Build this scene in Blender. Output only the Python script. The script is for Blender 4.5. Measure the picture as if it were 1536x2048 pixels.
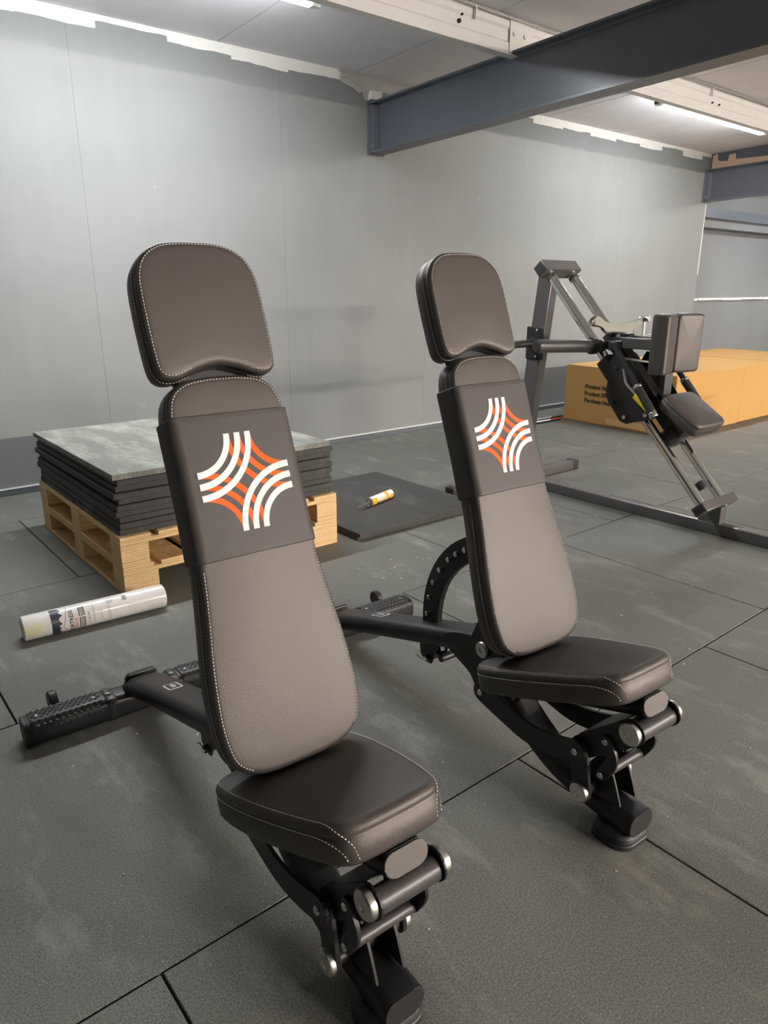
import bpy, bmesh, math, random
from mathutils import Vector, Matrix

# ---------------------------------------------------------------- reset
for o in list(bpy.data.objects):
    bpy.data.objects.remove(o, do_unlink=True)
scene = bpy.context.scene
COL = scene.collection
R = math.radians

# ---------------------------------------------------------------- camera
cam_d = bpy.data.cameras.new('camera')
cam = bpy.data.objects.new('camera', cam_d)
COL.objects.link(cam)
cam.location = (0.0, 0.0, 1.2)
cam.rotation_euler = (R(90 - 17.4), 0, R(-39.3))
cam_d.sensor_fit = 'VERTICAL'
cam_d.sensor_height = 24.0
cam_d.lens = 24.0 * 1430.0 / 2048.0
cam_d.clip_start = 0.02
cam_d.clip_end = 60
scene.camera = cam

# ---------------------------------------------------------------- world, exposure
world = bpy.data.worlds.new('world')
scene.world = world
world.use_nodes = True
world.node_tree.nodes['Background'].inputs[0].default_value = (0.75, 0.8, 0.9, 1)
world.node_tree.nodes['Background'].inputs[1].default_value = 0.02
scene.view_settings.view_transform = 'Standard'
scene.view_settings.look = 'None'
scene.view_settings.gamma = 1.0
scene.view_settings.use_curve_mapping = False
scene.view_settings.exposure = 1.15

# lamps of the room: (x0, x1, y, strength, colour)
COOL = (0.95, 0.985, 1.0)
WARM = (1.0, 0.88, 0.79)
NEUTRAL = (1.0, 0.96, 0.9)
LAMPS = [
    (0.66, 2.50, 3.60, 128.0, COOL),
    (5.78, 7.66, 3.60, 86.0, COOL),
    (10.2, 12.0, 3.60, 112.0, COOL),  # unseen lamp added beyond the far beam to brighten the set-back wall
]
LAMPS_BACK = [(x, x + 1.8, y, 2250.0, WARM) for y, xo in ((-8.3, 2.6), (-10.8, 4.0)) for x in (xo, xo + 2.8, xo + 5.6, xo + 8.4)]


# ================================================================ helpers
def tag(o, label=None, cat=None, group=None, kind=None):
    if label: o['label'] = label
    if cat: o['category'] = cat
    if group: o['group'] = group
    if kind: o['kind'] = kind
    return o


def empty(name, loc=(0, 0, 0), rz=0.0):
    o = bpy.data.objects.new(name, None)
    COL.objects.link(o)
    o.location = loc
    o.rotation_euler = (0, 0, rz)
    o.empty_display_size = 0.05
    return o


def obj(name, bm, mat, parent=None, angle=22.0, smooth=True):
    me = bpy.data.meshes.new(name)
    bmesh.ops.recalc_face_normals(bm, faces=bm.faces[:])
    bm.to_mesh(me)
    bm.free()
    if smooth:
        for p in me.polygons:
            p.use_smooth = True
        me.set_sharp_from_angle(angle=R(angle))
    if mat is not None:
        me.materials.append(mat)
    o = bpy.data.objects.new(name, me)
    COL.objects.link(o)
    if parent is not None:
        o.parent = parent
    return o


def inst(src, parent=None, loc=None, rot=None, name=None):
    o = src.copy()
    COL.objects.link(o)
    if name: o.name = name
    o.parent = parent
    if loc is not None: o.location = loc
    if rot is not None: o.rotation_euler = rot
    return o


def copy_tree(o, parent=None):
    c = o.copy()
    COL.objects.link(c)
    c.parent = parent
    for ch in list(o.children):
        copy_tree(ch, c)
    return c


def BM():
    return bmesh.new()


def _merge(bm, src, M=None):
    vm = []
    for v in src.verts:
        vm.append(bm.verts.new(M @ v.co if M is not None else v.co))
    src.verts.index_update()
    for f in src.faces:
        try:
            bm.faces.new([vm[v.index] for v in f.verts])
        except ValueError:
            pass
    src.free()


def box(bm, c, s, bev=0.0, rot=None, seg=2):
    t = bmesh.new()
    bmesh.ops.create_cube(t, size=1.0)
    for v in t.verts:
        v.co = Vector((v.co.x * s[0], v.co.y * s[1], v.co.z * s[2]))
    if bev > 0:
        bmesh.ops.bevel(t, geom=t.edges[:], offset=bev, segments=seg, profile=0.5, affect='EDGES')
    M = Matrix.Translation(Vector(c))
    if rot is not None:
        M = M @ rot
    _merge(bm, t, M)
    return bm


def bx(name, c, s, mat, parent=None, bev=0.0, rot=None):
    return obj(name, box(BM(), c, s, bev, rot), mat, parent)


def frame_of(d):
    d = Vector(d).normalized()
    a = Vector((0, 0, 1)) if abs(d.z) < 0.9 else Vector((1, 0, 0))
    u = d.cross(a).normalized()
    v = d.cross(u).normalized()
    return u, v, d


def lathe(bm, p0, d, prof, n=28):
    """prof: list of (distance along d, radius)"""
    p0 = Vector(p0)
    if n > 6: n = max(n, 20)
    u, v, d = frame_of(d)
    rings = []
    for (h, r) in prof:
        c = p0 + d * h
        if r <= 1e-6:
            rings.append([bm.verts.new(c)])
        else:
            rings.append([bm.verts.new(c + (u * math.cos(a) + v * math.sin(a)) * r)
                          for a in [2 * math.pi * i / n for i in range(n)]])
    for a, b in zip(rings[:-1], rings[1:]):
        for i in range(n):
            j = (i + 1) % n
            if len(a) == 1 and len(b) == 1:
                continue
            if len(a) == 1:
                bm.faces.new([a[0], b[i], b[j]])
            elif len(b) == 1:
                bm.faces.new([a[i], a[j], b[0]])
            else:
                bm.faces.new([a[i], a[j], b[j], b[i]])
    if len(rings[0]) > 1: bm.faces.new(rings[0])
    if len(rings[-1]) > 1: bm.faces.new(rings[-1])
    return bm


def cyl(bm, p0, p1, r, n=24, bev=0.0):
    p0, p1 = Vector(p0), Vector(p1)
    L = (p1 - p0).length
    if bev > 0:
        prof = [(0, r - bev), (bev * .3, r - bev * .3), (bev, r), (L - bev, r), (L - bev * .3, r - bev * .3), (L, r - bev)]
    else:
        prof = [(0, r), (L, r)]
    return lathe(bm, p0, p1 - p0, prof, n)


def prism(bm, pts, O, U, V, N, t0, t1, bev=0.0):
    O, U, V, N = Vector(O), Vector(U), Vector(V), Vector(N)
    t = bmesh.new()
    a = [t.verts.new(O + U * p[0] + V * p[1] + N * t0) for p in pts]
    b = [t.verts.new(O + U * p[0] + V * p[1] + N * t1) for p in pts]
    n = len(pts)
    f0 = t.faces.new(a[::-1])
    f1 = t.faces.new(b)
    for i in range(n):
        t.faces.new([a[i], a[(i + 1) % n], b[(i + 1) % n], b[i]])
    if bev > 0:
        es = list(set(list(f0.edges) + list(f1.edges)))
        bmesh.ops.bevel(t, geom=es, offset=bev, segments=2, profile=0.5, affect='EDGES')
    _merge(bm, t)
    return bm


def catmull(P, closed=True, sub=8):
    n = len(P)
    out = []
    rng = range(n) if closed else range(n - 1)
    for i in rng:
        if closed:
            p0, p1, p2, p3 = P[(i - 1) % n], P[i], P[(i + 1) % n], P[(i + 2) % n]
        else:
            p0, p1, p2, p3 = P[max(i - 1, 0)], P[i], P[i + 1], P[min(i + 2, n - 1)]
        for k in range(sub):
            t = k / sub
            out.append(tuple(0.5 * ((2 * b) + (-a + c) * t + (2 * a - 5 * b + 4 * c - d) * t * t + (-a + 3 * b - 3 * c + d) * t ** 3)
                             for a, b, c, d in zip(p0, p1, p2, p3)))
    if not closed:
        out.append(tuple(P[-1]))
    return out


def resample(P, n):
    P = [Vector(p) for p in P]
    m = len(P)
    L = [0.0]
    for i in range(m):
        L.append(L[-1] + (P[(i + 1) % m] - P[i]).length)
    tot = L[-1]
    out = []
    k = 0
    for i in range(n):
        s = tot * i / n
        while L[k + 1] < s:
            k += 1
        f = (s - L[k]) / max(L[k + 1] - L[k], 1e-9)
        out.append(P[k].lerp(P[(k + 1) % m], f))
    return out, tot


def outline_normals(P):
    n = len(P)
    area = sum(P[i].x * P[(i + 1) % n].y - P[(i + 1) % n].x * P[i].y for i in range(n))
    sg = 1 if area > 0 else -1
    N = []
    for i in range(n):
        t = (P[(i + 1) % n] - P[i - 1])
        N.append(Vector((t.y, -t.x)).normalized() * sg)
    return N


def rrect(w, h, r, seg=5):
    out = []
    for cx, cy, a0 in ((w / 2 - r, h / 2 - r, 0), (-w / 2 + r, h / 2 - r, 90), (-w / 2 + r, -h / 2 + r, 180), (w / 2 - r, -h / 2 + r, 270)):
        for k in range(seg + 1):
            a = R(a0 + 90 * k / seg)
            out.append((cx + r * math.cos(a), cy + r * math.sin(a)))
    return out


def pad_mesh(P, N, O, U, V, W, t, r, crown):
    """upholstered cushion: outline P in plane (U,V) at O, face towards W, thickness t"""
    bm = BM()
    O, U, V, W = Vector(O), Vector(U), Vector(V), Vector(W)
    c = Vector((sum(p.x for p in P) / len(P), (min(p.y for p in P) + max(p.y for p in P)) / 2))

    def ring(ins, h):
        return [bm.verts.new(O + U * (p.x - q.x * ins) + V * (p.y - q.y * ins) + W * h) for p, q in zip(P, N)]

    def sring(f, h, ins):
        o = []
        for p, q in zip(P, N):
            x, y = p.x - q.x * ins, p.y - q.y * ins
            o.append(bm.verts.new(O + U * (c.x + (x - c.x) * f) + V * (c.y + (y - c.y) * f) + W * h))
        return o
    rings = [ring(0.012, -t), ring(0.004, -t + 0.002), ring(0.0, -t + 0.008), ring(-0.001, -t * .6), ring(0.0, -r - .009),
             ring(0.0018, -r - .006), ring(0.0018, -r - .004), ring(0.0, -r - .001)]
    for k in range(1, 6):
        a = R(90 * k / 5)
        rings.append(ring(r * (1 - math.cos(a)), -r + r * math.sin(a)))
    for f in (0.93, 0.82, 0.66, 0.45, 0.22):
        rings.append(sring(f, crown * (1 - f * f), r))
    n = len(P)
    for a, b in zip(rings[:-1], rings[1:]):
        for i in range(n):
            bm.faces.new([a[i], a[(i + 1) % n], b[(i + 1) % n], b[i]])
    bm.faces.new(rings[0])
    ctr = bm.verts.new(O + U * c.x + V * c.y + W * crown)
    l = rings[-1]
    for i in range(n):
        bm.faces.new([l[i], l[(i + 1) % n], ctr])
    return bm


def stitches(P, N, O, U, V, W, rows, length=0.0040, gap=0.0022, wd=0.0011, span=None):
    """dashes of thread along the outline; rows: (inset, height)"""
    O, U, V, W = Vector(O), Vector(U), Vector(V), Vector(W)
    bm = BM()
    n = len(P)
    for ins, h in rows:
        Q = [O + U * (p.x - q.x * ins) + V * (p.y - q.y * ins) + W * h for p, q in zip(P, N)]
        outn = [(U * q.x + V * q.y) for q in N]
        L = [0.0]
        for i in range(n):
            L.append(L[-1] + (Q[(i + 1) % n] - Q[i]).length)

        def at(s):
            s %= L[-1]
            lo, hi = 0, n
            while hi - lo > 1:
                m = (lo + hi) // 2
                if L[m] <= s: lo = m
                else: hi = m
            f = (s - L[lo]) / max(L[lo + 1] - L[lo], 1e-9)
            return Q[lo].lerp(Q[(lo + 1) % n], f), outn[lo], lo
        s = 0.0
        while s < L[-1] - length:
            a, oa, ia = at(s)
            b, ob, ib = at(s + length)
            s += length + gap
            if span and not span(P[ia % n]):
                continue
            d = (b - a).normalized()
            o = (oa * (0.8 if ins < 0.001 else 0.25) + W * (0.3 if ins < 0.001 else 0.9)).normalized()
            side = d.cross(o).normalized() * wd
            v = [bm.verts.new(x) for x in (a - side, b - side, b + side, a + side)]
            m0 = bm.verts.new(a.lerp(b, .2) + o * wd * 1.1)
            m1 = bm.verts.new(a.lerp(b, .8) + o * wd * 1.1)
            bm.faces.new([v[0], v[1], m1, m0])
            bm.faces.new([v[2], v[3], m0, m1])
            bm.faces.new([v[1], v[2], m1])
            bm.faces.new([v[3], v[0], m0])
    return bm


def sweep_yz(bm, path, sec, cap=True):
    """sweep a section (lateral x, normal) along a path in the yz plane"""
    n = len(path)
    rings = []
    for i, (y, z) in enumerate(path):
        a = Vector(path[max(i - 1, 0)])
        b = Vector(path[min(i + 1, n - 1)])
        t = (b - a).normalized()
        nm = Vector((-t.y, t.x))
        rings.append([bm.verts.new((sx, y + nm.x * sy, z + nm.y * sy)) for sx, sy in sec])
    m = len(sec)
    for a, b in zip(rings[:-1], rings[1:]):
        for i in range(m):
            bm.faces.new([a[i], a[(i + 1) % m], b[(i + 1) % m], b[i]])
    if cap:
        bm.faces.new(rings[0])
        bm.faces.new(rings[-1])
    return bm


def tube(bm, pts, r, n=12, cap=True):
    pts = [Vector(p) for p in pts]
    rings = []
    m = len(pts)
    up = None
    for i, p in enumerate(pts):
        t = (pts[min(i + 1, m - 1)] - pts[max(i - 1, 0)]).normalized()
        if up is None:
            u, v, _ = frame_of(t)
        else:
            u = (up - t * up.dot(t)).normalized()
            v = t.cross(u).normalized()
        up = u
        rings.append([bm.verts.new(p + (u * math.cos(a) + v * math.sin(a)) * r) for a in [2 * math.pi * k / n for k in range(n)]])
    for a, b in zip(rings[:-1], rings[1:]):
        for i in range(n):
            bm.faces.new([a[i], a[(i + 1) % n], b[(i + 1) % n], b[i]])
    if cap:
        bm.faces.new(rings[0])
        bm.faces.new(rings[-1])
    return bm


def strip(C, hw, nend=8):
    """outline of a flat bar with round ends along centre points C"""
    C = [Vector(c) for c in C]
    n = len(C)
    if not isinstance(hw, (list, tuple)):
        hw = [hw] * n
    left, right = [], []
    for i in range(n):
        t = (C[min(i + 1, n - 1)] - C[max(i - 1, 0)]).normalized()
        nm = Vector((-t.y, t.x))
        left.append(C[i] + nm * hw[i])
        right.append(C[i] - nm * hw[i])
    t1 = (C[-1] - C[-2]).normalized()
    t0 = (C[0] - C[1]).normalized()

    def arc(c, t, r):
        a0 = math.atan2(t.y, t.x)
        return [c + Vector((math.cos(a0 + R(a)), math.sin(a0 + R(a)))) * r for a in [90 - 180 * k / nend for k in range(1, nend)]]
    out = left + arc(C[-1], t1, hw[-1]) + right[::-1] + arc(C[0], t0, hw[0])
    return [(p.x, p.y) for p in out]


def plate_yz(bm, pts, x0, x1, bev=0.001):
    return prism(bm, pts, (0, 0, 0), (0, 1, 0), (0, 0, 1), (1, 0, 0), x0, x1, bev)


def text_mesh(body, size, align='CENTER', extrude=0.0, bold=0.0):
    cu = bpy.data.curves.new('lettering', 'FONT')
    cu.body = body
    cu.size = size
    cu.align_x = align
    cu.align_y = 'CENTER'
    cu.extrude = extrude
    cu.offset = bold
    cu.shear = .12 if bold > .001 else 0.0
    cu.resolution_u = 3
    o = bpy.data.objects.new('lettering', cu)
    COL.objects.link(o)
    dg = bpy.context.evaluated_depsgraph_get()
    me = bpy.data.meshes.new_from_object(o.evaluated_get(dg))
    bpy.data.objects.remove(o, do_unlink=True)
    return me


def lettering(name, body, size, M, mat, parent, align='CENTER', bold=0.0, warp=None):
    me = text_mesh(body, size, align, bold=bold)
    for v in me.vertices:
        v.co = warp(v.co) if warp else M @ v.co
    me.materials.clear()
    me.materials.append(mat)
    me.name = name
    o = bpy.data.objects.new(name, me)
    COL.objects.link(o)
    o.parent = parent
    return o


# ================================================================ materials
class MT:
    def __init__(s, name):
        s.m = bpy.data.materials.new(name)
        s.m.use_nodes = True
        s.nt = s.m.node_tree
        s.b = s.nt.nodes['Principled BSDF']

    def n(s, typ, **kw):
        nd = s.nt.nodes.new(typ)
        for k, v in kw.items():
            if k.startswith('_'):
                setattr(nd, k[1:], v)
            else:
                nd.inputs[k.replace('__', ' ')].default_value = v
        return nd

    def l(s, a, b):
        s.nt.links.new(a, b)

    def coord(s, kind='Object', scale=None, loc=None):
        tc = s.n('ShaderNodeTexCoord')
        out = tc.outputs[kind]
        if scale is not None:
            mp = s.n('ShaderNodeMapping')
            mp.inputs['Scale'].default_value = scale
            if loc: mp.inputs['Location'].default_value = loc
            s.l(out, mp.inputs[0])
            out = mp.outputs[0]
        return out

    def worldpos(s, scale=None):
        g = s.n('ShaderNodeNewGeometry')
        out = g.outputs['Position']
        if scale is not None:
            mp = s.n('ShaderNodeMapping')
            mp.inputs['Scale'].default_value = scale
            s.l(out, mp.inputs[0])
            out = mp.outputs[0]
        return out

    def noise(s, vec, scale, detail=4, rough=.55):
        nd = s.n('ShaderNodeTexNoise')
        nd.inputs['Scale'].default_value = scale
        nd.inputs['Detail'].default_value = detail
        nd.inputs['Roughness'].default_value = rough
        s.l(vec, nd.inputs['Vector'])
        return nd.outputs['Fac']

    def ramp(s, fac, stops):
        r = s.n('ShaderNodeValToRGB')
        while len(r.color_ramp.elements) < len(stops):
            r.color_ramp.elements.new(0.5)
        for e, (p, c) in zip(r.color_ramp.elements, stops):
            e.position = p
            e.color = c if len(c) == 4 else (*c, 1)
        s.l(fac, r.inputs[0])
        return r.outputs[0]

    def mix(s, fac, a, b):
        m = s.n('ShaderNodeMix', _data_type='RGBA')
        for i, x in ((0, fac), (6, a), (7, b)):
            if isinstance(x, (int, float)):
                m.inputs[i].default_value = x
            elif isinstance(x, tuple):
                m.inputs[i].default_value = (*x, 1) if len(x) == 3 else x
            else:
                s.l(x, m.inputs[i])
        return m.outputs[2]

    def math(s, op, a, b=None, clamp=False):
        m = s.n('ShaderNodeMath', _operation=op, _use_clamp=clamp)
        for i, x in enumerate((a, b)):
            if x is None: continue
            if isinstance(x, (int, float)): m.inputs[i].default_value = x
            else: s.l(x, m.inputs[i])
        return m.outputs[0]

    def bump(s, h, strength, dist=0.01):
        b = s.n('ShaderNodeBump')
        b.inputs['Strength'].default_value = strength
        b.inputs['Distance'].default_value = dist
        s.l(h, b.inputs['Height'])
        s.l(b.outputs[0], s.b.inputs['Normal'])

    def set(s, col=None, rough=None, metal=None, spec=None, emit=None, strength=None):
        def put(k, x):
            if isinstance(x, (int, float)): s.b.inputs[k].default_value = x
            elif isinstance(x, tuple): s.b.inputs[k].default_value = (*x, 1) if len(x) == 3 else x
            else: s.l(x, s.b.inputs[k])
        if col is not None: put('Base Color', col)
        if rough is not None: put('Roughness', rough)
        if metal is not None: put('Metallic', metal)
        if spec is not None: put('Specular IOR Level', spec)
        if emit is not None: put('Emission Color', emit)
        if strength is not None: put('Emission Strength', strength)
        return s.m


def m_plain(name, col, rough=.5, metal=0.0, spec=.5, var=.12, scale=30):
    t = MT(name)
    f = t.noise(t.coord(), scale, 3)
    dark = tuple(c * (1 - var) for c in col)
    lite = tuple(min(1, c * (1 + var)) for c in col)
    return t.set(t.mix(f, dark, lite), rough, metal, spec)


def m_rubber(name, base, dusty=.5, speck=True, lo=.54):
    t = MT(name)
    p = t.worldpos()
    big = t.noise(p, 1.7, 5, .6)
    fine = t.noise(p, 260, 2, .7)
    col = t.mix(t.ramp(big, [(.3, (0, 0, 0)), (.75, (1, 1, 1))]), tuple(c * .78 for c in base), tuple(c * 1.28 for c in base))
    col = t.mix(t.ramp(fine, [(.36, (0, 0, 0)), (.66, (1, 1, 1))]), t.mix(.35, col, (.02, .02, .02)), t.mix(.7, col, tuple(c * 1.75 for c in base)))
    # dusty smears
    st = t.worldpos((3.2, 1.1, 1.0))
    sm = t.noise(st, 2.3, 6, .7)
    dust = t.ramp(sm, [(lo, (0, 0, 0)), (lo + .2, (1, 1, 1))])
    col = t.mix(t.math('MULTIPLY', dust, dusty), col, (.36, .36, .32))
    sc = t.worldpos((1.0, 5.0, 1.0))
    scr = t.ramp(t.noise(sc, 3.1, 7, .75), [(.63, (0, 0, 0)), (.72, (1, 1, 1))])
    col = t.mix(t.math('MULTIPLY', scr, dusty * .45), col, (.40, .40, .37))
    if speck:
        v = t.n('ShaderNodeTexVoronoi')
        v.inputs['Scale'].default_value = 85
        t.l(p, v.inputs['Vector'])
        sp = t.math('LESS_THAN', v.outputs['Distance'], .09)
        rnd = t.math('GREATER_THAN', t.noise(p, 7, 3), .5)
        col = t.mix(t.math('MULTIPLY', t.math('MULTIPLY', sp, rnd), .55), col, (.55, .54, .50))
    t.bump(fine, .35, .002)
    return t.set(col, .62, 0, .32)


def m_leather(name, base, rough=.48):
    t = MT(name)
    v = t.n('ShaderNodeTexVoronoi')
    v.inputs['Scale'].default_value = 420
    t.l(t.coord(), v.inputs['Vector'])
    f = t.noise(t.coord(), 900, 2, .6)
    h = t.math('ADD', v.outputs['Distance'], t.math('MULTIPLY', f, .6))
    t.bump(h, .22, .0012)
    big = t.noise(t.coord(), 6, 3)
    t.b.inputs['Specular Tint'].default_value = (1.0, .92, .86, 1)
    return t.set(t.mix(big, tuple(c * .92 for c in base), tuple(c * 1.08 for c in base)), rough, 0, .7)


M = {}
M['rubber'] = m_rubber('rubber_floor', (.122, .123, .109), .45)
M['rubber_sheet'] = m_rubber('rubber_sheet', (.045, .043, .041), .2, False)
M['rubber_top'] = m_rubber('rubber_dusty_sheet', (.16, .165, .145), .9, True, .47)
M['subfloor'] = m_plain('dark_joint', (.008, .008, .008), .9)
M['leather'] = m_leather('charcoal_leather', (.050, .043, .040))
M['sleeve'] = m_plain('matt_sleeve', (.066, .058, .054), .55, 0, .4, .05, 300)
M['black'] = m_plain('black_powder_coat', (.012, .012, .013), .42, 0, .5, .1, 200)
M['dark'] = m_plain('dark_frame_coat', (.055, .052, .052), .38, 0, .5, .1, 200)
M['plastic'] = m_plain('black_plastic', (.014, .014, .014), .5, 0, .5)
M['frame'] = m_plain('satin_grey_frame_coat', (.082, .077, .076), .27, 0, .6, .08, 200)
M['capgrey'] = m_plain('grey_plastic_cap', (.105, .090, .082), .5, 0, .5)
M['chrome'] = m_plain('polished_chrome', (.86, .85, .82), .08, 1.0, .5, .03)
M['hook'] = m_plain('dull_polished_steel', (.42, .41, .36), .18, 1.0, .5, .1)
M['steel'] = m_plain('brushed_aluminium', (.62, .61, .58), .3, 1.0, .5, .06, 90)
M['zinc'] = m_plain('zinc_bolt', (.7, .72, .72), .2, 1.0)
M['thread'] = m_plain('pale_thread', (.55, .52, .48), .7)
M['white_thread'] = m_plain('white_embroidery', (.95, .93, .91), .65, 0, .3, .05, 400)
M['orange'] = m_plain('orange_embroidery', (.95, .125, .006), .6, 0, .3, .08, 400)
M['white'] = m_plain('white_print', (.8, .8, .79), .5)
M['yellow'] = m_plain('yellow_grip', (.75, .55, .02), .45)
M['amber'] = m_plain('amber_label', (.85, .42, .02), .4)
M['navy'] = m_plain('navy_print', (.030, .032, .060), .4)
M['red'] = m_plain('red_print', (.62, .06, .05), .5)
M['ink'] = m_plain('black_ink', (.03, .022, .015), .7)
M['faint_ink'] = m_plain('faded_ink', (.42, .24, .09), .8)
M['wrap'] = m_plain('white_wrapped_paper', (.70, .69, .66), .22, 0, .6, .04)
M['cream'] = m_plain('cream_film', (.62, .60, .40), .3)


def m_wall(name, base, strip_z=None, streak=False):
    t = MT(name)
    p = t.worldpos()
    g = t.n('ShaderNodeSeparateXYZ')
    t.l(p, g.inputs[0])
    cl = t.noise(p, 0.9, 4, .6)
    col = t.mix(t.ramp(cl, [(.3, (0, 0, 0)), (.7, (1, 1, 1))]), tuple(c * .94 for c in base), tuple(c * 1.06 for c in base))
    rv = t.noise(t.worldpos((6, 6, .35)), 1.6, 4, .6)
    col = t.mix(t.math('MULTIPLY', t.ramp(rv, [(.5, (0, 0, 0)), (.75, (1, 1, 1))]), .16), col, tuple(min(1, c * 1.28) for c in base))
    # scuffs
    sc = t.noise(t.worldpos((2.2, 2.2, 3.5)), 2.6, 6, .75)
    col = t.mix(t.math('MULTIPLY', t.ramp(sc, [(.69, (0, 0, 0)), (.76, (1, 1, 1))]), .4), col, (.62, .62, .61))
    if strip_z:
        # unpainted plaster left along the top edge: stepped roller ends
        fx = t.math('FLOOR', t.math('MULTIPLY', g.outputs[0], 2.35))
        wn = t.n('ShaderNodeTexWhiteNoise', _noise_dimensions='1D')
        t.l(fx, wn.inputs['W'])
        wob = t.noise(p, 2.2, 3)
        lim = t.math('SUBTRACT', strip_z - .018, t.math('MULTIPLY', wn.outputs['Value'], .05))
        lim = t.math('SUBTRACT', lim, t.math('MULTIPLY', t.math('SUBTRACT', wob, .5), .05))
        up = t.math('GREATER_THAN', g.outputs[2], lim)
        col = t.mix(up, col, (.74, .72, .69))
    t.bump(t.noise(p, 140, 2), .12, .002)
    return t.set(col, .58, 0, .25)


M['wall'] = m_wall('grey_wall_paint', (.208, .215, .216), 2.66)
M['wall2'] = m_wall('grey_wall_paint_plain', (.17, .175, .178))
M['wall_dark'] = m_wall('dark_wall_paint', (.06, .062, .065))
M['ceil'] = m_wall('grey_ceiling_panel', (.74, .74, .78))
M['beam'] = m_plain('slate_beam_paint', (.105, .117, .14), .33, 0, .5, .06, 8)
M['purlin'] = m_plain('cream_steel', (.70, .69, .67), .4, 0, .5, .04, 12)
M['plaster'] = m_plain('bare_plaster', (.74, .71, .67), .9, 0, .2, .1, 60)
M['peach'] = m_plain('bare_plasterboard', (.72, .50, .36), .9, 0, .2, .1, 20)
M['base'] = m_plain('dark_skirting', (.10, .115, .125), .4)
M['basetop'] = m_plain('pale_skirting_bead', (.62, .63, .62), .4)
M['batten'] = m_plain('white_batten_body', (.8, .79, .76), .4)


def m_card():
    t = MT('brown_cardboard')
    p = t.worldpos()
    a = t.noise(p, 4, 4)
    w = t.n('ShaderNodeTexWave')
    w.inputs['Scale'].default_value = 70
    w.inputs['Distortion'].default_value = .5
    t.l(t.worldpos((1, 1, .02)), w.inputs['Vector'])
    col = t.mix(a, (.46, .265, .088), (.54, .315, .112))
    t.bump(w.outputs['Fac'], .06, .002)
    return t.set(col, .75, 0, .2)


M['card'] = m_card()
M['cardtape'] = m_plain('card_tape', (.60, .37, .16), .35)


def m_ply():
    t = MT('laminated_pine')
    p = t.worldpos()
    g = t.n('ShaderNodeSeparateXYZ')
    t.l(p, g.inputs[0])
    w = t.n('ShaderNodeTexWave', _bands_direction='Z')
    w.inputs['Scale'].default_value = 30
    w.inputs['Distortion'].default_value = 1.6
    w.inputs['Detail'].default_value = 2
    w.inputs['Detail Scale'].default_value = 1.2
    t.l(p, w.inputs['Vector'])
    grain = t.noise(t.worldpos((5, 5, 140)), 3, 4, .65)
    col = t.mix(t.ramp(w.outputs['Fac'], [(.15, (0, 0, 0)), (.5, (1, 1, 1))]), (.58, .365, .165), (.78, .56, .29))
    col = t.mix(t.math('MULTIPLY', t.ramp(grain, [(.4, (0, 0, 0)), (.7, (1, 1, 1))]), .4), col, (.84, .65, .38))
    t.bump(w.outputs['Fac'], .3, .004)
    return t.set(col, .7, 0, .25)


M['ply'] = m_ply()


def m_emit(name, col, st):
    t = MT(name)
    return t.set((.9, .9, .9), .4, 0, .3, col, st)


# ================================================================ the room
WY = 4.66            # painted back wall
SL = 0.032           # roof slope, rising away from the wall


def ceil_z(y):
    return 2.675 + SL * (WY - y)


X0, X1, Y0, Y1 = -7.0, 15.0, -11.5, 5.4

# floor: joint bed + rubber tiles
fl = tag(bx('floor', ((X0 + X1) / 2, (Y0 + Y1) / 2, -.06), (X1 - X0, Y1 - Y0, .08), M['subfloor']), 'black rubber gym floor tiles with dusty marks', None, None, 'structure')
tile_bm = box(BM(), (0, 0, 0), (.985, 1.0145, .02), .0022)
tile_src = None
TP = .99
ys = [1.033 + 1.02 * k for k in range(-7, 5)]
for k, yb in enumerate(ys):
    row = k - 7          # row 0 lies just beyond the y = 1.033 seam
    off = (.312 if row == 1 else (.79 if row == 0 else .317)) if row < 2 else (.31 if row % 2 else .80)
    if row < 0: off = .317 if row % 2 else .80
    for j in range(-8, 16):
        xa = off + TP * j
        xc, yc = xa + TP / 2, yb + .51
        if xc - .5 > 14.4 or yc > 5.3:
            continue
        # leave out the tiles that lie far behind the camera
        if yc < -3.2 and (j + row) % 1 == 0 and yc < -4.2:
            continue
        if tile_src is None:
            tile_src = obj('tile', tile_bm, M['rubber'], fl)
            tile_src.location = (xc, yc, -.0099)
        else:
            inst(tile_src, fl, (xc, yc, -.0099), (0, 0, 0))
# one rubber sheet continues the floor behind the camera
bx('floor_sheet', ((X0 + X1) / 2, (Y0 - 4.1) / 2, -.0099), (X1 - X0, -4.1 - Y0, .02), M['rubber'], fl)

# back wall in boards
wb = tag(empty('wall_back'), 'grey painted board wall with bare plaster along its top', None, None, 'structure')
xs = [X0, -3.925, -2.56, -1.195, .17, 1.535, 2.90, 4.265, 5.63, 6.995, 8.36, 8.72]
for a, b in zip(xs[:-1], xs[1:]):
    bx('wall_panel', ((a + b) / 2, WY + .06, 1.36), (b - a - .0012, .12, 2.74), M['wall'], wb)
bx('wall_backing', ((X0 + 8.6) / 2, WY + .13, 1.36), (8.6 - X0, .02, 2.74), M['wall2'], wb)
# bare corner bead at the far end of the wall
bx('corner_bead', (8.716, WY - .003, 1.75), (.012, .006, .8), M['plaster'], wb)
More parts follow.
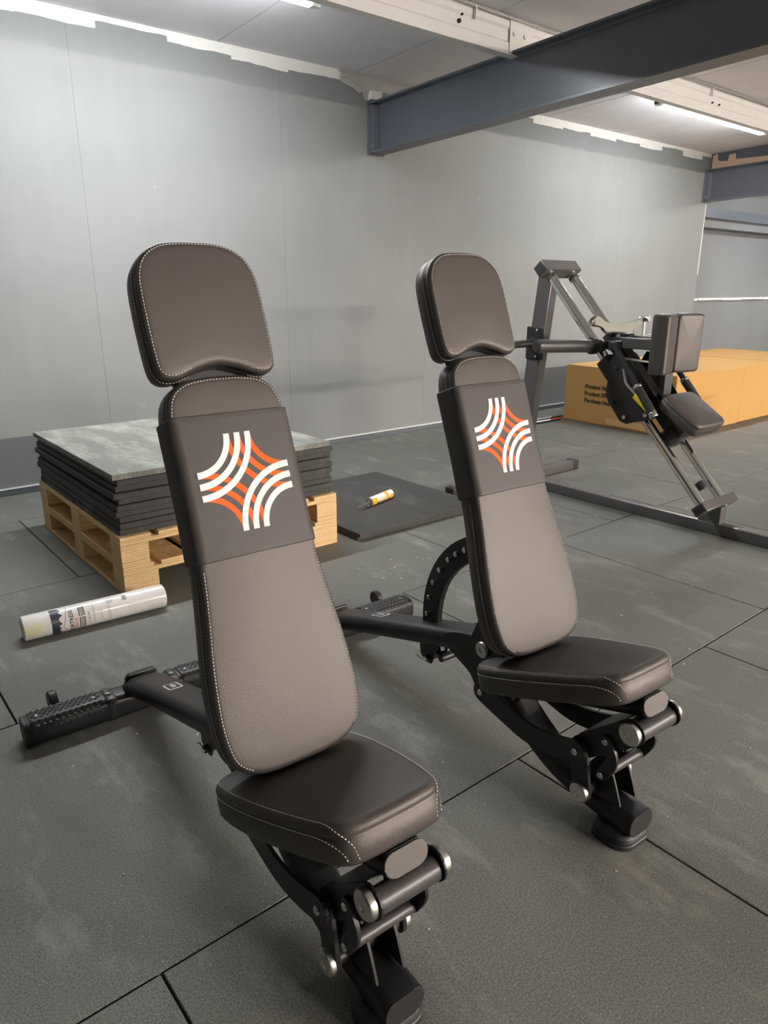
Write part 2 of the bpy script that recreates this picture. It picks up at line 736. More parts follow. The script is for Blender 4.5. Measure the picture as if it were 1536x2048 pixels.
# set-back wall beyond it
wr = tag(empty('wall_recess'), 'set back grey wall with a pale ledge at mid height', None, None, 'structure')
bx('wall_panel', (9.25, 5.30, 1.5), (1.06, .1, 3.0), M['wall2'], wr)
bx('wall_panel', (12.4, 5.303, 1.5), (5.23, .1, 3.0), M['wall2'], wr)
bx('ledge', (11.9, 5.10, .52), (6.2, .3, 1.04), M['wall2'], wr)
for k in range(9):
    bx('ledge_cap', (9.0 + .62 * k, 5.09, 1.053 + .004 * (k % 2)), (.60, .33, .024), M['plaster'], wr, .004)
bx('ledge_post', (8.90, 4.93, .515), (.09, .06, 1.03), M['base'], wr)
bx('lintel', (11.8, 5.15, 2.13), (6.2, .2, .12), M['beam'], wr)
bx('lintel_board', (11.8, 5.18, 2.02), (6.2, .14, .12), M['wall2'], wr)
# the other walls of the hall
tag(bx('wall_left', (X0 - .05, (Y0 + Y1) / 2, 1.6), (.1, Y1 - Y0, 3.4), M['wall_dark']), 'grey side wall of the hall', None, None, 'structure')
tag(bx('wall_right', (X1 + .05, (Y0 + Y1) / 2, 1.6), (.1, Y1 - Y0, 3.4), M['wall2']), 'far grey end wall of the hall', None, None, 'structure')
tag(bx('wall_front', ((X0 + X1) / 2, Y0 - .05, 1.6), (X1 - X0, .1, 3.4), M['wall_dark']), 'grey wall behind the viewer', None, None, 'structure')

# ceiling panels (sloping)
ce = tag(empty('ceiling'), 'grey sheet ceiling panels with dark joints', None, None, 'structure')
cx = [X0] + [2.46 + 1.083 * k for k in range(-8, 12)] + [X1]
rotc = Matrix.Rotation(-math.atan(SL), 4, 'X')
ymid = (Y0 + Y1) / 2
for a, b in zip(cx[:-1], cx[1:]):
    bx('ceiling_panel', ((a + b) / 2, ymid, ceil_z(ymid) + .03), (b - a - .008, Y1 - Y0 + .3, .06), M['ceil'], ce, .001, rotc)
bx('ceiling_backing', ((X0 + X1) / 2, ymid, ceil_z(ymid) + .09), (X1 - X0, Y1 - Y0 + .3, .05), M['base'], ce, 0, rotc)

# skirting
bs = tag(empty('baseboard_back'), 'dark skirting with a pale bead along the grey wall', None, None, 'structure')
bx('skirting', ((X0 + 8.7) / 2, WY - .008, .018), (8.7 - X0, .016, .036), M['base'], bs, .002)
bx('bead', ((X0 + 8.7) / 2, WY - .009, .041), (8.7 - X0, .018, .009), M['basetop'], bs, .002)


# steel beams running from the wall over the hall
def steel_beam(name, xl, label, kinds):
    b = tag(empty(name), label, None, None, 'structure')
    L = WY - Y0
    w, h = .14, .34
    ym = (WY + Y0) / 2
    zb = 2.162
    sl = 0.027
    rot = Matrix.Rotation(-math.atan(sl), 4, 'X')
    zm = zb + sl * (WY - ym)
    xc = xl + w / 2
    pts = [(-w / 2, 0), (w / 2, 0), (w / 2, .013), (.012, .013), (.005, .022), (.005, h - .022), (.012, h - .013), (w / 2, h - .013),
           (w / 2, h), (-w / 2, h), (-w / 2, h - .013), (-.012, h - .013), (-.005, h - .022), (-.005, .022), (-.012, .013), (-w / 2, .013)]
    bm = BM()
    prism(bm, pts, (xc, WY, zb), (1, 0, 0), (0, 0, 1), Vector((0, -1, sl)).normalized(), 0.004, L, .0015)
    obj('girder', bm, M['beam'], b)
    bx('end_plate', (xc, WY - .006, zb + h / 2), (w + .02, .014, h + .012), M['beam'], b, .002)
    bx('cleat', (xc - .035, WY - .035, zb + h / 2), (.058, .045, h - .035), M['beam'], b, .003)
    for z in (.05, h - .06):
        cyl_b = cyl(BM(), (xc - .068, WY - .035, zb + z), (xc - .056, WY - .035, zb + z), .011, 6)
        obj('bolt', cyl_b, M['zinc'], b)
    return b


bm1 = steel_beam('trim_1', 3.66, 'slate painted steel beam fixed to the wall above the benches', 0)
bm2 = steel_beam('trim_2', 8.62, 'distant slate painted steel beam at the wall corner', 0)
# closing panel above the far beam with bare board showing along its foot
bk = tag(empty('wall_bulkhead'), 'dark closing panel above the far beam with bare board below', None, None, 'structure')
bx('closing_panel', (8.74, (WY + Y0) / 2, 2.95), (.04, WY - Y0, .9), M['beam'], bk)
rnd = random.Random(4)
pk = [(0, 0), (0, .155), (.05, .17), (.06, .10), (.10, .085), (.18, .08), (.19, .14), (.26, .145), (.27, .085), (.6, .07), (1.0, .075), (1.5, .06), (1.5, 0)]
obj('bare_board', prism(BM(), pk, (8.718, WY - .02, 2.50), (0, -1, .02), (0, 0, 1), (-1, 0, 0), 0, .006), M['peach'], bk)


# purlins: C sections along x
def purlin(name, yw, label, lips=True):
    p = tag(empty(name), label, None, None, 'structure')
    zb = 2.515 + SL * (3.28 - yw) if yw < 3.28 else 2.515
    zb = 2.518 + .027 * (3.28 - yw)
    zt = ceil_z(yw) - .004
    h = zt - zb
    t = .004
    pts = [(0, 0), (.062, 0), (.062, .02), (.058, .02), (.058, t), (t, t), (t, h * .30), (.014, h * .36), (.014, h * .64), (t, h * .70), (t, h - t), (.058, h - t), (.058, h), (0, h), (0, h * .70 + .002), (.010, h * .64), (.010, h * .36), (0, h * .30)]
    obj('section', prism(BM(), pts, (0, yw, zb), (0, 1, 0), (0, 0, 1), (1, 0, 0), X0 + .01, X1 - .01, 0), M['purlin'], p, 20)
    # conduit along the upper edge
    obj('conduit', cyl(BM(), (X0 + .02, yw - .014, zt - .018), (X1 - .02, yw - .014, zt - .018), .008, 10), M['steel'], p)
    for x in [2.0 + 1.333 * k for k in range(-2, 9)]:
        bx('conduit_clip', (x, yw - .012, zt - .045), (.012, .022, .07), M['purlin'], p, .002)
    return p, zb, zt


p1, pzb, pzt = purlin('trim_3', 3.28, 'cream steel ceiling rail carrying the lamps')
for x, z, r in ((3.225, 2.61, .011), (3.246, 2.645, .006), (6.05, 2.60, .007), (6.16, 2.60, .007)):
    obj('rail_hole', cyl(BM(), (x, 3.2785, z), (x, 3.2905, z), r, 16), M['subfloor'], p1)
bx('cleat_plate', (3.735, 3.276, 2.615), (.2, .008, .17), M['purlin'], p1, .002)
for x in (3.665, 3.76):
    obj('cleat_bolt', cyl(BM(), (x, 3.262, 2.625), (x, 3.274, 2.625), .012, 6), M['purlin'], p1)
purlin('trim_4', -10.1, 'cream steel ceiling rail behind the viewer')

# torn plaster above the beam end
pt = tag(BM() and empty('trim_20'), 'torn bare plaster hanging above the beam end', None, None, 'structure')
rnd = random.Random(11)
edge_low = [(3.40, 2.60), (3.46, 2.585), (3.52, 2.575), (3.57, 2.545), (3.60, 2.555), (3.63, 2.52), (3.66, 2.50), (3.70, 2.485), (3.735, 2.50), (3.75, 2.56), (3.80, 2.585), (3.88, 2.58), (3.98, 2.585), (4.08, 2.60)]
bmp = BM()
rows = []
for x, zl in edge_low:
    col_ = []
    for j in range(7):
        f = j / 6
        z = zl + (2.676 - zl) * f
        y = WY - .004 - (.028 * math.sin(f * math.pi) * (.35 + rnd.random()) + .012 * rnd.random()) * (1 - .5 * abs(x - 3.68) / .4)
        col_.append(bmp.verts.new((x + rnd.uniform(-.01, .01), y, z + rnd.uniform(-.006, .006))))
    rows.append(col_)
for a, b in zip(rows[:-1], rows[1:]):
    for j in range(6):
        bmp.faces.new([a[j], b[j], b[j + 1], a[j + 1]])
bmesh.ops.solidify(bmp, geom=bmp.faces[:], thickness=.003)
obj('torn_skin', bmp, M['plaster'], pt, 25)
bx('packer', (3.70, WY - .03, 2.545), (.10, .05, .06), M['plaster'], pt, .006)


# ---------------------------------------------------------------- lamps
def lamp(x0, x1, y, st, col, label, group, zc=None):
    L = x1 - x0
    z = ceil_z(y) - .042 if zc is None else zc
    t = tag(empty('batten_lamp', ((x0 + x1) / 2, y, z)), label, 'lamp', group)
    obj('body', prism(BM(), [(-.030, 0), (.030, 0), (.030, -.052), (.025, -.056), (-.025, -.056), (-.030, -.052)], (0, 0, 0), (0, 1, 0), (0, 0, 1), (1, 0, 0), -L / 2, L / 2, .001), M['batten'], t)
    em = m_emit('lamp_glow', col, st)
    obj('diffuser', prism(BM(), [(-.024, -.054), (.024, -.054), (.024, -.061), (.020, -.068), (-.020, -.068), (-.024, -.061)], (0, 0, 0), (0, 1, 0), (0, 0, 1), (1, 0, 0), -L / 2 + .05, L / 2 - .05), em, t)
    for s in (-1, 1):
        e = BM()
        prism(e, [(-.031, .001), (.031, .001), (.031, -.057), (.022, -.070), (-.022, -.070), (-.031, -.057)], (0, 0, 0), (0, 1, 0), (0, 0, 1), (1, 0, 0), s * L / 2 - (.05 if s > 0 else 0), s * L / 2 + (.05 if s < 0 else 0), .002)
        obj('end_cap', e, M['batten'], t)
        bx('hanger', (s * L * .36, 0, .022), (.03, .02, .046), M['steel'], t, .002)
    return t


lamp(*LAMPS[0], 'bright tube lamp at the picture top, cut by the frame', 'tube lamps on the ceiling')
lamp(*LAMPS[1], 'bright tube lamp on the ceiling between the two beams', 'tube lamps on the ceiling')
lamp(*LAMPS[2], 'unseen tube lamp added beyond the far beam to brighten the set back wall', 'tube lamps on the ceiling')
for a in LAMPS_BACK:
    lamp(*a, 'tube lamp on the ceiling behind the viewer', 'tube lamps behind the viewer')


# ================================================================ the adjustable bench
def make_bench():
    root = empty('workout_bench')
    th = R(21)
    O = Vector((0, .254, .36))
    U, V, W = Vector((1, 0, 0)), Vector((0, math.sin(th), math.cos(th))), Vector((0, -math.cos(th), math.sin(th)))

    def bp(x, d, h):
        return O + U * x + V * d + W * h

    def mirror(h):
        return h + [(-x, y) for x, y in h[::-1] if abs(x) > 1e-6]

    # --- back pad
    half = [(0, .003), (.05, .004), (.088, .010), (.118, .026), (.138, .055), (.146, .12), (.141, .21), (.129, .305), (.121, .385), (.118, .5),
            (.118, .63), (.115, .675), (.103, .708), (.075, .728), (.036, .735), (0, .736)]
    P, _ = resample(catmull(mirror(half)), 150)
    N = outline_normals(P)
    bp_o = obj('back_pad', pad_mesh(P, N, O, U, V, W, .064, .013, .006), M['leather'], root, 60)
    notsl = lambda p: not (.40 < p.y < .66) and p.y > .02
    tag(obj('stitching', stitches(P, N, O, U, V, W, [(.0075, -.0010), (-.0002, -.0275)], span=notsl), M['thread'], bp_o), kind='stuff')
    # --- head pad
    half = [(0, .757), (.03, .752), (.058, .742), (.082, .734), (.104, .736), (.117, .750), (.121, .785), (.122, .86), (.119, .92),
            (.108, .952), (.09, .972), (.065, .985), (.035, .990), (0, .991)]
    P, _ = resample(catmull(mirror(half)), 130)
    N = outline_normals(P)
    hp = obj('head_pad', pad_mesh(P, N, O, U, V, W, .064, .013, .0015), M['leather'], root, 60)
    tag(obj('stitching', stitches(P, N, O, U, V, W, [(.0075, -.0010), (-.0002, -.0275)], span=lambda p: abs(p.x) > .06 or p.y > .8), M['thread'], hp), kind='stuff')
    # --- neck bracket between the two pads and the steel behind them
    bmn = BM()
    box(bmn, bp(0, .745, -.052), (.15, .02, .12), .004, Matrix.Rotation(-th, 4, 'X'))
    obj('head_bracket', bmn, M['black'], root)
    bmn = BM()
    box(bmn, bp(0, .40, -.068), (.17, .008, .62), .003, Matrix.Rotation(-th, 4, 'X'))
    box(bmn, bp(0, .86, -.068), (.14, .008, .18), .003, Matrix.Rotation(-th, 4, 'X'))
    obj('back_plate', bmn, M['black'], root)
    bmn = BM()
    box(bmn, bp(0, .42, -.092), (.06, .045, .74), .006, Matrix.Rotation(-th, 4, 'X'))
    obj('back_tube', bmn, M['black'], root)

    # --- fitted sleeve with the embroidered star
    def sl_section(d):
        hw = .1205 + (.0025 if d < .42 else 0)
        f0, b0 = .0085, -.070
        pts = []
        rf, rk = .019, .012
        for cxs, cys, a0, q in ((hw - rf, f0 - rf, 0, rf), (-hw + rf, f0 - rf, 90, rf), (-hw + rk, b0 + rk, 180, rk), (hw - rk, b0 + rk, 270, rk)):
            for k in range(6):
                a = R(a0 + 18 * k)
                pts.append((cxs + q * math.cos(a), cys + q * math.sin(a)))
        return pts
    bms = BM()
    ds = [.400, .4015, .404, .412, .5, .6, .652, .660, .6625, .664]
    ins = [.0035, .0005, 0, 0, 0, 0, 0, 0, .0005, .0035]
    rings = []
    for d, i_ in zip(ds, ins):
        sc = sl_section(d)
        rings.append([bms.verts.new(bp(x * (1 - i_ / .12), d, h - (i_ if h > 0 else -i_))) for x, h in sc])
    m = len(rings[0])
    for a, b in zip(rings[:-1], rings[1:]):
        for i in range(m):
            bms.faces.new([a[i], a[(i + 1) % m], b[(i + 1) % m], b[i]])
    sl = obj('sleeve', bms, M['sleeve'], root, 50)
    # hem thread
    bmh = BM()
    for d in (.409, .655):
        x = -.112
        while x < .112:
            box(bmh, bp(x, d, .0088), (.0032, .0006, .0008), 0, Matrix.Rotation(-th, 4, 'X'))
            x += .0058
    tag(obj('hem_stitching', bmh, M['black'], sl), kind='stuff')
    cx_, cd = .0, .534
    S = .0905

    def arc_stripe(cx0, cy0, r, a0, a1, h0, h1, wd, mat):
        b = BM()
        n = 18
        rows = []
        for k in range(n + 1):
            a = R(a0 + (a1 - a0) * k / n)
            co, si = math.cos(a), math.sin(a)
            ri, ro = r - wd / 2, r + wd / 2
            rows.append([b.verts.new(bp(cx_ + cx0 + q * co, cd + cy0 + q * si, h)) for q, h in
                         ((ri, h0), (ri + .0006, h1), (r, h1 + .0002), (ro - .0006, h1), (ro, h0))])
        for p_, q_ in zip(rows[:-1], rows[1:]):
            for i in range(4):
                b.faces.new([p_[i], p_[i + 1], q_[i + 1], q_[i]])
        b.faces.new(rows[0])
        b.faces.new(rows[-1])
        o = obj('star_stripe', b, mat, sl, 40)
        return o
    h = .0085
    for r in (.0695, S, .1115):
        arc_stripe(S, S, r, 180, 270, h - .0006, h + .0006, .0118, M['orange'])
        arc_stripe(-S, -S, r, 0, 90, h - .0006, h + .0006, .0118, M['orange'])
    for r in (.0695, S, .1115):
        arc_stripe(-S, S, r, 270, 360, h - .0006, h + .0014, .0126, M['white_thread'])
        arc_stripe(S, -S, r, 90, 180, h - .0006, h + .0014, .0126, M['white_thread'])

    # --- seat
    t = R(19)
    SO = Vector((0, .34, .325))
    E_, SN = Vector((0, -math.cos(t), math.sin(t))), Vector((0, math.sin(t), math.cos(t)))
    half = [(0, -.040), (.07, -.040), (.115, -.033), (.143, -.010), (.150, .03), (.149, .09), (.142, .16), (.131, .23), (.118, .295), (.108, .332), (.096, .357),
            (.078, .370), (.045, .375), (0, .376)]
    P, _ = resample(catmull(mirror(half)), 300)
    N = outline_normals(P)
    st_o = obj('seat_pad', pad_mesh(P, N, SO, U, E_, SN, .066, .015, .004), M['leather'], root, 60)
    rs = .015
    bmq = BM()

    def dashes(pts, wd=.0010, length=.0040, gap=.0022):
        L = [0.0]
        for p_, q_ in zip(pts[:-1], pts[1:]):
            L.append(L[-1] + (q_[0] - p_[0]).length)

        def at(x):
            for i in range(len(L) - 1):
                if L[i + 1] >= x:
                    f = (x - L[i]) / max(L[i + 1] - L[i], 1e-9)
                    return pts[i][0].lerp(pts[i + 1][0], f), pts[i][1]
            return pts[-1]
        x = 0.0
        while x < L[-1] - length:
            a_, o_ = at(x)
            b_, _ = at(x + length)
            x += length + gap
            d_ = (b_ - a_).normalized()
            sd = d_.cross(o_).normalized() * wd
            v = [bmq.verts.new(k) for k in (a_ - sd, b_ - sd, b_ + sd, a_ + sd)]
            m0 = bmq.verts.new(a_.lerp(b_, .2) + o_ * wd * 1.2)
            m1 = bmq.verts.new(a_.lerp(b_, .8) + o_ * wd * 1.2)
            for fc in ([v[0], v[1], m1, m0], [v[2], v[3], m0, m1], [v[1], v[2], m1], [v[3], v[0], m0]):
                bmq.faces.new(fc)

    def surf(p, q, ang, drop=0.0):
        """point on the rounded edge: ang 90 = top face, 0 = side wall"""
        a_ = R(ang)
        ins_ = rs * (1 - math.cos(a_))
        hh = -rs + rs * math.sin(a_) - drop
        o_ = (U * q.x + E_ * q.y) * math.cos(a_) + SN * math.sin(a_)
        return (SO + U * (p.x - q.x * ins_) + E_ * (p.y - q.y * ins_) + SN * hh + o_ * .0004, o_.normalized())
    for s in (-1, 1):
        side = sorted([(p.y, p, q) for p, q in zip(P, N) if p.x * s > 0 and -.02 < p.y and (abs(p.x) > .070)], key=lambda k: k[0])
        for (ang0, drop0, xe, ys) in ((62, 0.0, .074, .318), (0, .006, .088, .300)):
            run = [(p, q) for (yy, p, q) in side if not (abs(p.x) < xe and yy > .3)]
            i0 = next(i for i, (p, q) in enumerate(run) if p.y > ys)
            pts = []
            for i, (p, q) in enumerate(run):
                k = max(i - i0, 0) / max(len(run) - 1 - i0, 1)
                dr = 1 - math.sqrt(max(1 - k * k, 0))
                arc_l = rs * R(ang0)
                dist = (arc_l + .043 - drop0) * dr
                if dist < arc_l: pts.append(surf(p, q, ang0 * (1 - dist / arc_l)))
                else: pts.append(surf(p, q, 0, drop0 + dist - arc_l))
            dashes(pts)
    tag(obj('stitching', bmq, M['thread'], st_o), kind='stuff')
    # seat carrier: flat oval tube with grey end cap
    rt = Matrix.Rotation(-t, 4, 'X')

    def sp(x, e, hgt):
        return SO + U * x + E_ * e + SN * hgt
    bmc = BM()
    prism(bmc, rrect(.086, .042, .0205, 8), sp(0, .02, -.088), U, SN, E_, 0, .352, .001)
    sc_o = obj('seat_carrier', bmc, M['black'], root)
    bmc = BM()
    prism(bmc, rrect(.084, .040, .0195, 8), sp(0, .372, -.088), U, SN, E_, 0, .006, .002)
    obj('end_cap', bmc, M['capgrey'], sc_o)
    bmc = BM()
    box(bmc, sp(0, .17, -.0685), (.17, .26, .005), .001, rt)
    obj('seat_plate', bmc, M['black'], root)

    # --- front leg: curved flat-oval tube with cap and rubber foot
    path = catmull([(-.042, .060), (.04, .062), (.11, .070), (.19, .090), (.27, .132), (.34, .188), (.40, .250), (.445, .305)], False, 6)
    fl_o = obj('front_leg', sweep_yz(BM(), path, rrect(.082, .056, .022, 6)), M['black'], root)
    bmc = BM()
    prism(bmc, rrect(.080, .054, .021, 6), (0, -.042, .060), (1, 0, 0), (0, 0, 1), (0, -1, 0), 0, .005, .0018)
    obj('end_cap', bmc, M['plastic'], fl_o)
    bmf = BM()
    lev = [(0.0, 1.0), (.010, 1.0), (.012, .965), (.016, .965), (.018, .985), (.026, .95), (.033, .86), (.038, .72), (.040, .5)]
    base = rrect(.118, .104, .040, 7)
    rg = [[bmf.verts.new((x * f, y * f + .004, z)) for x, y in base] for z, f in lev]
    m = len(base)
    for a, b in zip(rg[:-1], rg[1:]):
        for i in range(m):
            bmf.faces.new([a[i], a[(i + 1) % m], b[(i + 1) % m], b[i]])
    bmf.faces.new(rg[0])
    bmf.faces.new(rg[-1])
    obj('rubber_foot', bmf, M['plastic'], root)
    # fins on the front leg
    fin = catmull([(.100, .082), (.085, .150), (.055, .192), (.034, .190), (.012, .152), (-.010, .094)], False, 5)
    for x in (-.030, .026):
        obj('fin', plate_yz(BM(), fin, x - .0025, x + .0025), M['black'], root)

    # --- spine to the rear
    path = catmull([(.40, .318), (.55, .276), (.80, .204), (1.00, .145), (1.10, .113), (1.165, .091), (1.20, .072), (1.215, .050)], False, 6)
    sp_bm = sweep_yz(BM(), path, rrect(.102, .058, .024, 6))
    for v in sp_bm.verts:
        v.co.x -= .018 * max(v.co.y - .40, 0) / .8
    sp_o = obj('spine_tube', sp_bm, M['black'], root)
    # badge on the spine
    sdir = Vector((0, 1, -.278)).normalized()
    sn_ = Vector((0, .278, 1)).normalized()
    bc = Vector((-.011, .925, .1675)) + sn_ * .0292
    outer = rrect(.038, .060, .006, 4)
    obj('badge', prism(BM(), outer, bc, (1, 0, 0), sdir, sn_, 0, .0010, .0003), M['white'], sp_o)
    obj('badge_field', prism(BM(), rrect(.030, .052, .004, 4), bc, (1, 0, 0), sdir, sn_, .0008, .0014, .0002), M['plastic'], sp_o)
    bmb = BM()
    for k in range(5):
        prism(bmb, rrect(.009 + .003 * (k % 2), .0042, .0012, 2), bc + sdir * (-.014 + .007 * k), (1, 0, 0), sdir, sn_, .0013, .0018)
    prism(bmb, rrect(.004, .004, .0012, 2), bc + sdir * .002 + Vector((.009, 0, 0)), (1, 0, 0), sdir, sn_, .0013, .0018)
    obj('badge_mark', bmb, M['white'], sp_o)
    before = set(c.name for c in root.children)
    # lifting handle at the tail
    bmh = BM()
    tube(bmh, [(-.040, 1.185, .088), (-.040, 1.187, .116), (-.034, 1.188, .123), (.034, 1.188, .123), (.040, 1.187, .116), (.040, 1.185, .088)], .0075, 10)
    box(bmh, (0, 1.187, .106), (.078, .012, .032), .004)
    obj('lift_handle', bmh, M['plastic'], root)
    # rear bar with end caps, grip blocks, wheels
    rb = obj('rear_bar', prism(BM(), rrect(.078, .074, .022, 6), (0, 1.205, .039), (0, 1, 0), (0, 0, 1), (1, 0, 0), -.318, .318, .001), M['black'], root)
    for s in (-1, 1):
        obj('end_cap', prism(BM(), rrect(.080, .076, .023, 6), (s * .318, 1.205, .039), (0, 1, 0), (0, 0, 1), (s, 0, 0), 0, .008, .003), M['plastic'], rb)
        g = BM()
        prism(g, rrect(.084, .072, .024, 6), (s * .212, 1.205, .044), (0, 1, 0), (0, 0, 1), (s, 0, 0), -.095, .095, .003)
        gp = obj('foot_grip', g, M['plastic'], root)
        # diamond studs
        dm = BM()

        def stud(c, un, wn):
            a = Vector((1, 0, 0)) * .0075
            b_ = wn * .0042
            v = [dm.verts.new(c + a), dm.verts.new(c + b_), dm.verts.new(c - a), dm.verts.new(c - b_)]
            tp = dm.verts.new(c + un * .0034)
            for i in range(4):
                dm.faces.new([v[i], v[(i + 1) % 4], tp])
        for i in range(23):
            for j in range(11):
                if (i + j) % 2: continue
                x = s * .212 - .088 + i * .008
                q = -.045 + j * .0098
                if abs(q) < .020:
                    stud(Vector((x, 1.205 + q, .0802)), Vector((0, 0, 1)), Vector((0, 1, 0)))
                elif q < 0:
                    a = min((abs(q) - .018) / .026, 1.0) * math.pi / 2
                    un = Vector((0, -math.sin(a), math.cos(a)))
                    stud(Vector((x, 1.205 - .018, .056)) + un * .0243, un, Vector((0, math.cos(a), math.sin(a))))
                else:
                    a = min((abs(q) - .018) / .026, 1.0) * math.pi / 2
                    un = Vector((0, math.sin(a), math.cos(a)))
                    stud(Vector((x, 1.205 + .018, .056)) + un * .0243, un, Vector((0, math.cos(a), -math.sin(a))))
        tag(obj('stud_pattern', dm, M['dark'], gp, 10), kind='stuff')
        for x in (.137, .288):
            obj('screw', lathe(BM(), (s * x, 1.200, .078), (0, 0, 1), [(0, .0065), (.003, .0065), (.0045, .004), (.0045, 0)], 14), M['zinc'], gp)
        bx('clamp_block', (s * .095, 1.204, .042), (.036, .079, .075), M['black'], rb, .012)
        obj('bar_bolt', lathe(BM(), (s * .095, 1.20, .078), (0, 0, 1), [(0, .010), (.004, .010), (.006, .007), (.003, .005), (.003, 0)], 16), M['zinc'], rb)
        # transport wheel behind the bar
        wl = lathe(BM(), (s * .230 - .012, 1.272, .070), (1, 0, 0), [(0, .010), (0, .026), (.004, .030), (.020, .030), (.024, .026), (.024, .010)], 24)
        obj('wheel', wl, M['plastic'], root)

    for ch in root.children:
        if ch.name not in before: ch.location.x = -.018
    # --- incline arc with steel pins
    ac = Vector((.405, .285))
    ro, ri = .318, .250
    arc_pts = [(ac.x + ro * math.cos(R(a)), ac.y + ro * math.sin(R(a))) for a in range(-22, 81, 6)] + \
              [(ac.x + ri * math.cos(R(a)), ac.y + ri * math.sin(R(a))) for a in range(80, -23, -6)]
    ap = obj('incline_arc', plate_yz(BM(), arc_pts, -.008, .008, .0015), M['black'], root)
    for a in (2, 13, 24, 35, 46, 54, 62, 70):
        y, z = ac.x + .2855 * math.cos(R(a)), ac.y + .2855 * math.sin(R(a))
        obj('pin', cyl(BM(), (-.024, y, z), (.004, y, z), .0072, 14, .001), M['zinc'], ap)
    # latch below the spine
    lt = BM()
    for x in (-.030, .016):
        plate_yz(lt, [(.62, .235), (.71, .215), (.705, .165), (.685, .148), (.655, .150), (.64, .19)], x, x + .006)
    cyl(lt, (-.04, .668, .165), (.034, .668, .165), .010, 14, .001)
    cyl(lt, (-.02, .625, .178), (.034, .625, .178), .012, 14, .001)
    lo = obj('latch', lt, M['black'], root)
    obj('latch_bolt', cyl(BM(), (-.044, .668, .165), (-.038, .668, .165), .007, 12, .001), M['zinc'], lo)
    obj('latch_spring', tube(BM(), [(-.03, .668, .16), (-.03, .70, .147), (-.03, .72, .15), (-.03, .735, .14)], .0018, 6), M['zinc'], lo)

    # --- side plates at the pivot
    gus = catmull([(.57, .262), (.505, .234), (.462, .216), (.442, .186), (.424, .166), (.393, .160), (.362, .176), (.338, .215), (.345, .275), (.40, .325), (.48, .325), (.57, .292)], True, 3)
    car = strip([(.395, .325), (.375, .372), (.372, .430), (.385, .50)], [.055, .054, .040, .026])
    for s in (-1, 1):
        obj('gusset_plate', plate_yz(BM(), gus, s * .050 - .004, s * .050 + .004), M['black'], root)
        obj('pivot_plate', plate_yz(BM(), car, s * .066 - .005, s * .066 + .005, .0015), M['black'], root)
        obj('pivot_cap', lathe(BM(), (s * .070, .395, .325), (s, 0, 0), [(0, .021), (.012, .0215), (.0155, .020), (.017, .017), (.0165, .007), (.0135, .006), (.0135, 0)], 32), M['steel'], root)
    # --- linkage under the seat
    arm = strip(catmull([(.392, .206), (.30, .186), (.23, .175), (.155, .184), (.085, .207)], False, 5), .0265)
    lkp = strip([(.085, .207), (.067, .107)], .0245)
    lev_ = strip(catmull([(.017, .266), (-.002, .226), (.02, .180)], False, 6), .0140)
    chan = strip([(.085, .210), (.03, .258), (-.040, .317)], [.027, .029, .029])
    for s in (-1, 1):
        obj('link_arm', plate_yz(BM(), arm, s * .080 - .004, s * .080 + .004), M['black'], root)
        obj('link_plate', plate_yz(BM(), lkp, s * .070 - .0045, s * .070 + .0045), M['black'], root)
        obj('channel_side', plate_yz(BM(), chan, s * .0625 - .0025, s * .0625 + .0025, .0012), M['black'], root)
        lv = obj('lever', plate_yz(BM(), lev_, s * .069 - .004, s * .069 + .004, .0015), M['black'], root)
        for (y, z, x, r) in ((.085, .207, .084, .0085), (.392, .206, .084, .0085), (.017, .266, .073, .0075), (.02, .180, .073, .0075)):
            obj('bolt', lathe(BM(), (s * x, y, z), (s, 0, 0), [(0, r), (.003, r), (.0055, r * .75), (.0062, r * .4), (.004, r * .35), (.004, 0)], 18), M['zinc'], root)
        obj('roller_cap', lathe(BM(), (s * .066, -.039, .316), (s, 0, 0), [(0, .025), (.008, .0255), (.012, .0245), (.0145, .021), (.0145, .009), (.0125, .008), (.0125, 0)], 32), M['steel'], root)
        obj('axle_cap', lathe(BM(), (s * .074, .067, .107), (s, 0, 0), [(0, .0235), (.007, .024), (.0105, .023), (.013, .0195), (.013, .008), (.011, .007), (.011, 0)], 32), M['steel'], root)
        obj('seat_bracket', plate_yz(BM(), strip([(.31, .222), (.285, .262), (.27, .30)], .018), s * .046 - .003, s * .046 + .003), M['black'], root)
        obj('bolt', lathe(BM(), (s * .049, .31, .222), (s, 0, 0), [(0, .008), (.004, .008), (.007, .005), (.007, 0)], 16), M['zinc'], root)
    # channel top plate over the roller
    cdir = Vector((0, -.122, .105)).normalized()
    cn = Vector((0, .105, .122)).normalized()
    bmt = BM()
    prism(bmt, [(-.062, 0), (.062, 0), (.062, .004), (-.062, .004)], Vector((0, .075, .218)) + cn * .0255, (1, 0, 0), cn, cdir, 0, .158, .001)
    obj('channel_top', bmt, M['black'], root)
    obj('roller', cyl(BM(), (-.0585, -.042, .313), (.0585, -.042, .313), .0215, 32, .002), M['dark'], root)
    obj('cross_rod', cyl(BM(), (-.066, .02, .180), (.066, .02, .180), .0125, 20), M['dark'], root)
    obj('axle', cyl(BM(), (-.074, .067, .107), (.074, .067, .107), .017, 20), M['black'], root)
    obj('pivot_axle', cyl(BM(), (-.07, .395, .325), (.07, .395, .325), .018, 20), M['black'], root)
    # pull knob at the back of the frame
    kb = BM()
    cyl(kb, (-.080, .365, .300), (-.055, .365, .300), .008, 14, .001)
    return_knob = obj('pull_knob', kb, M['plastic'], root)
    return root


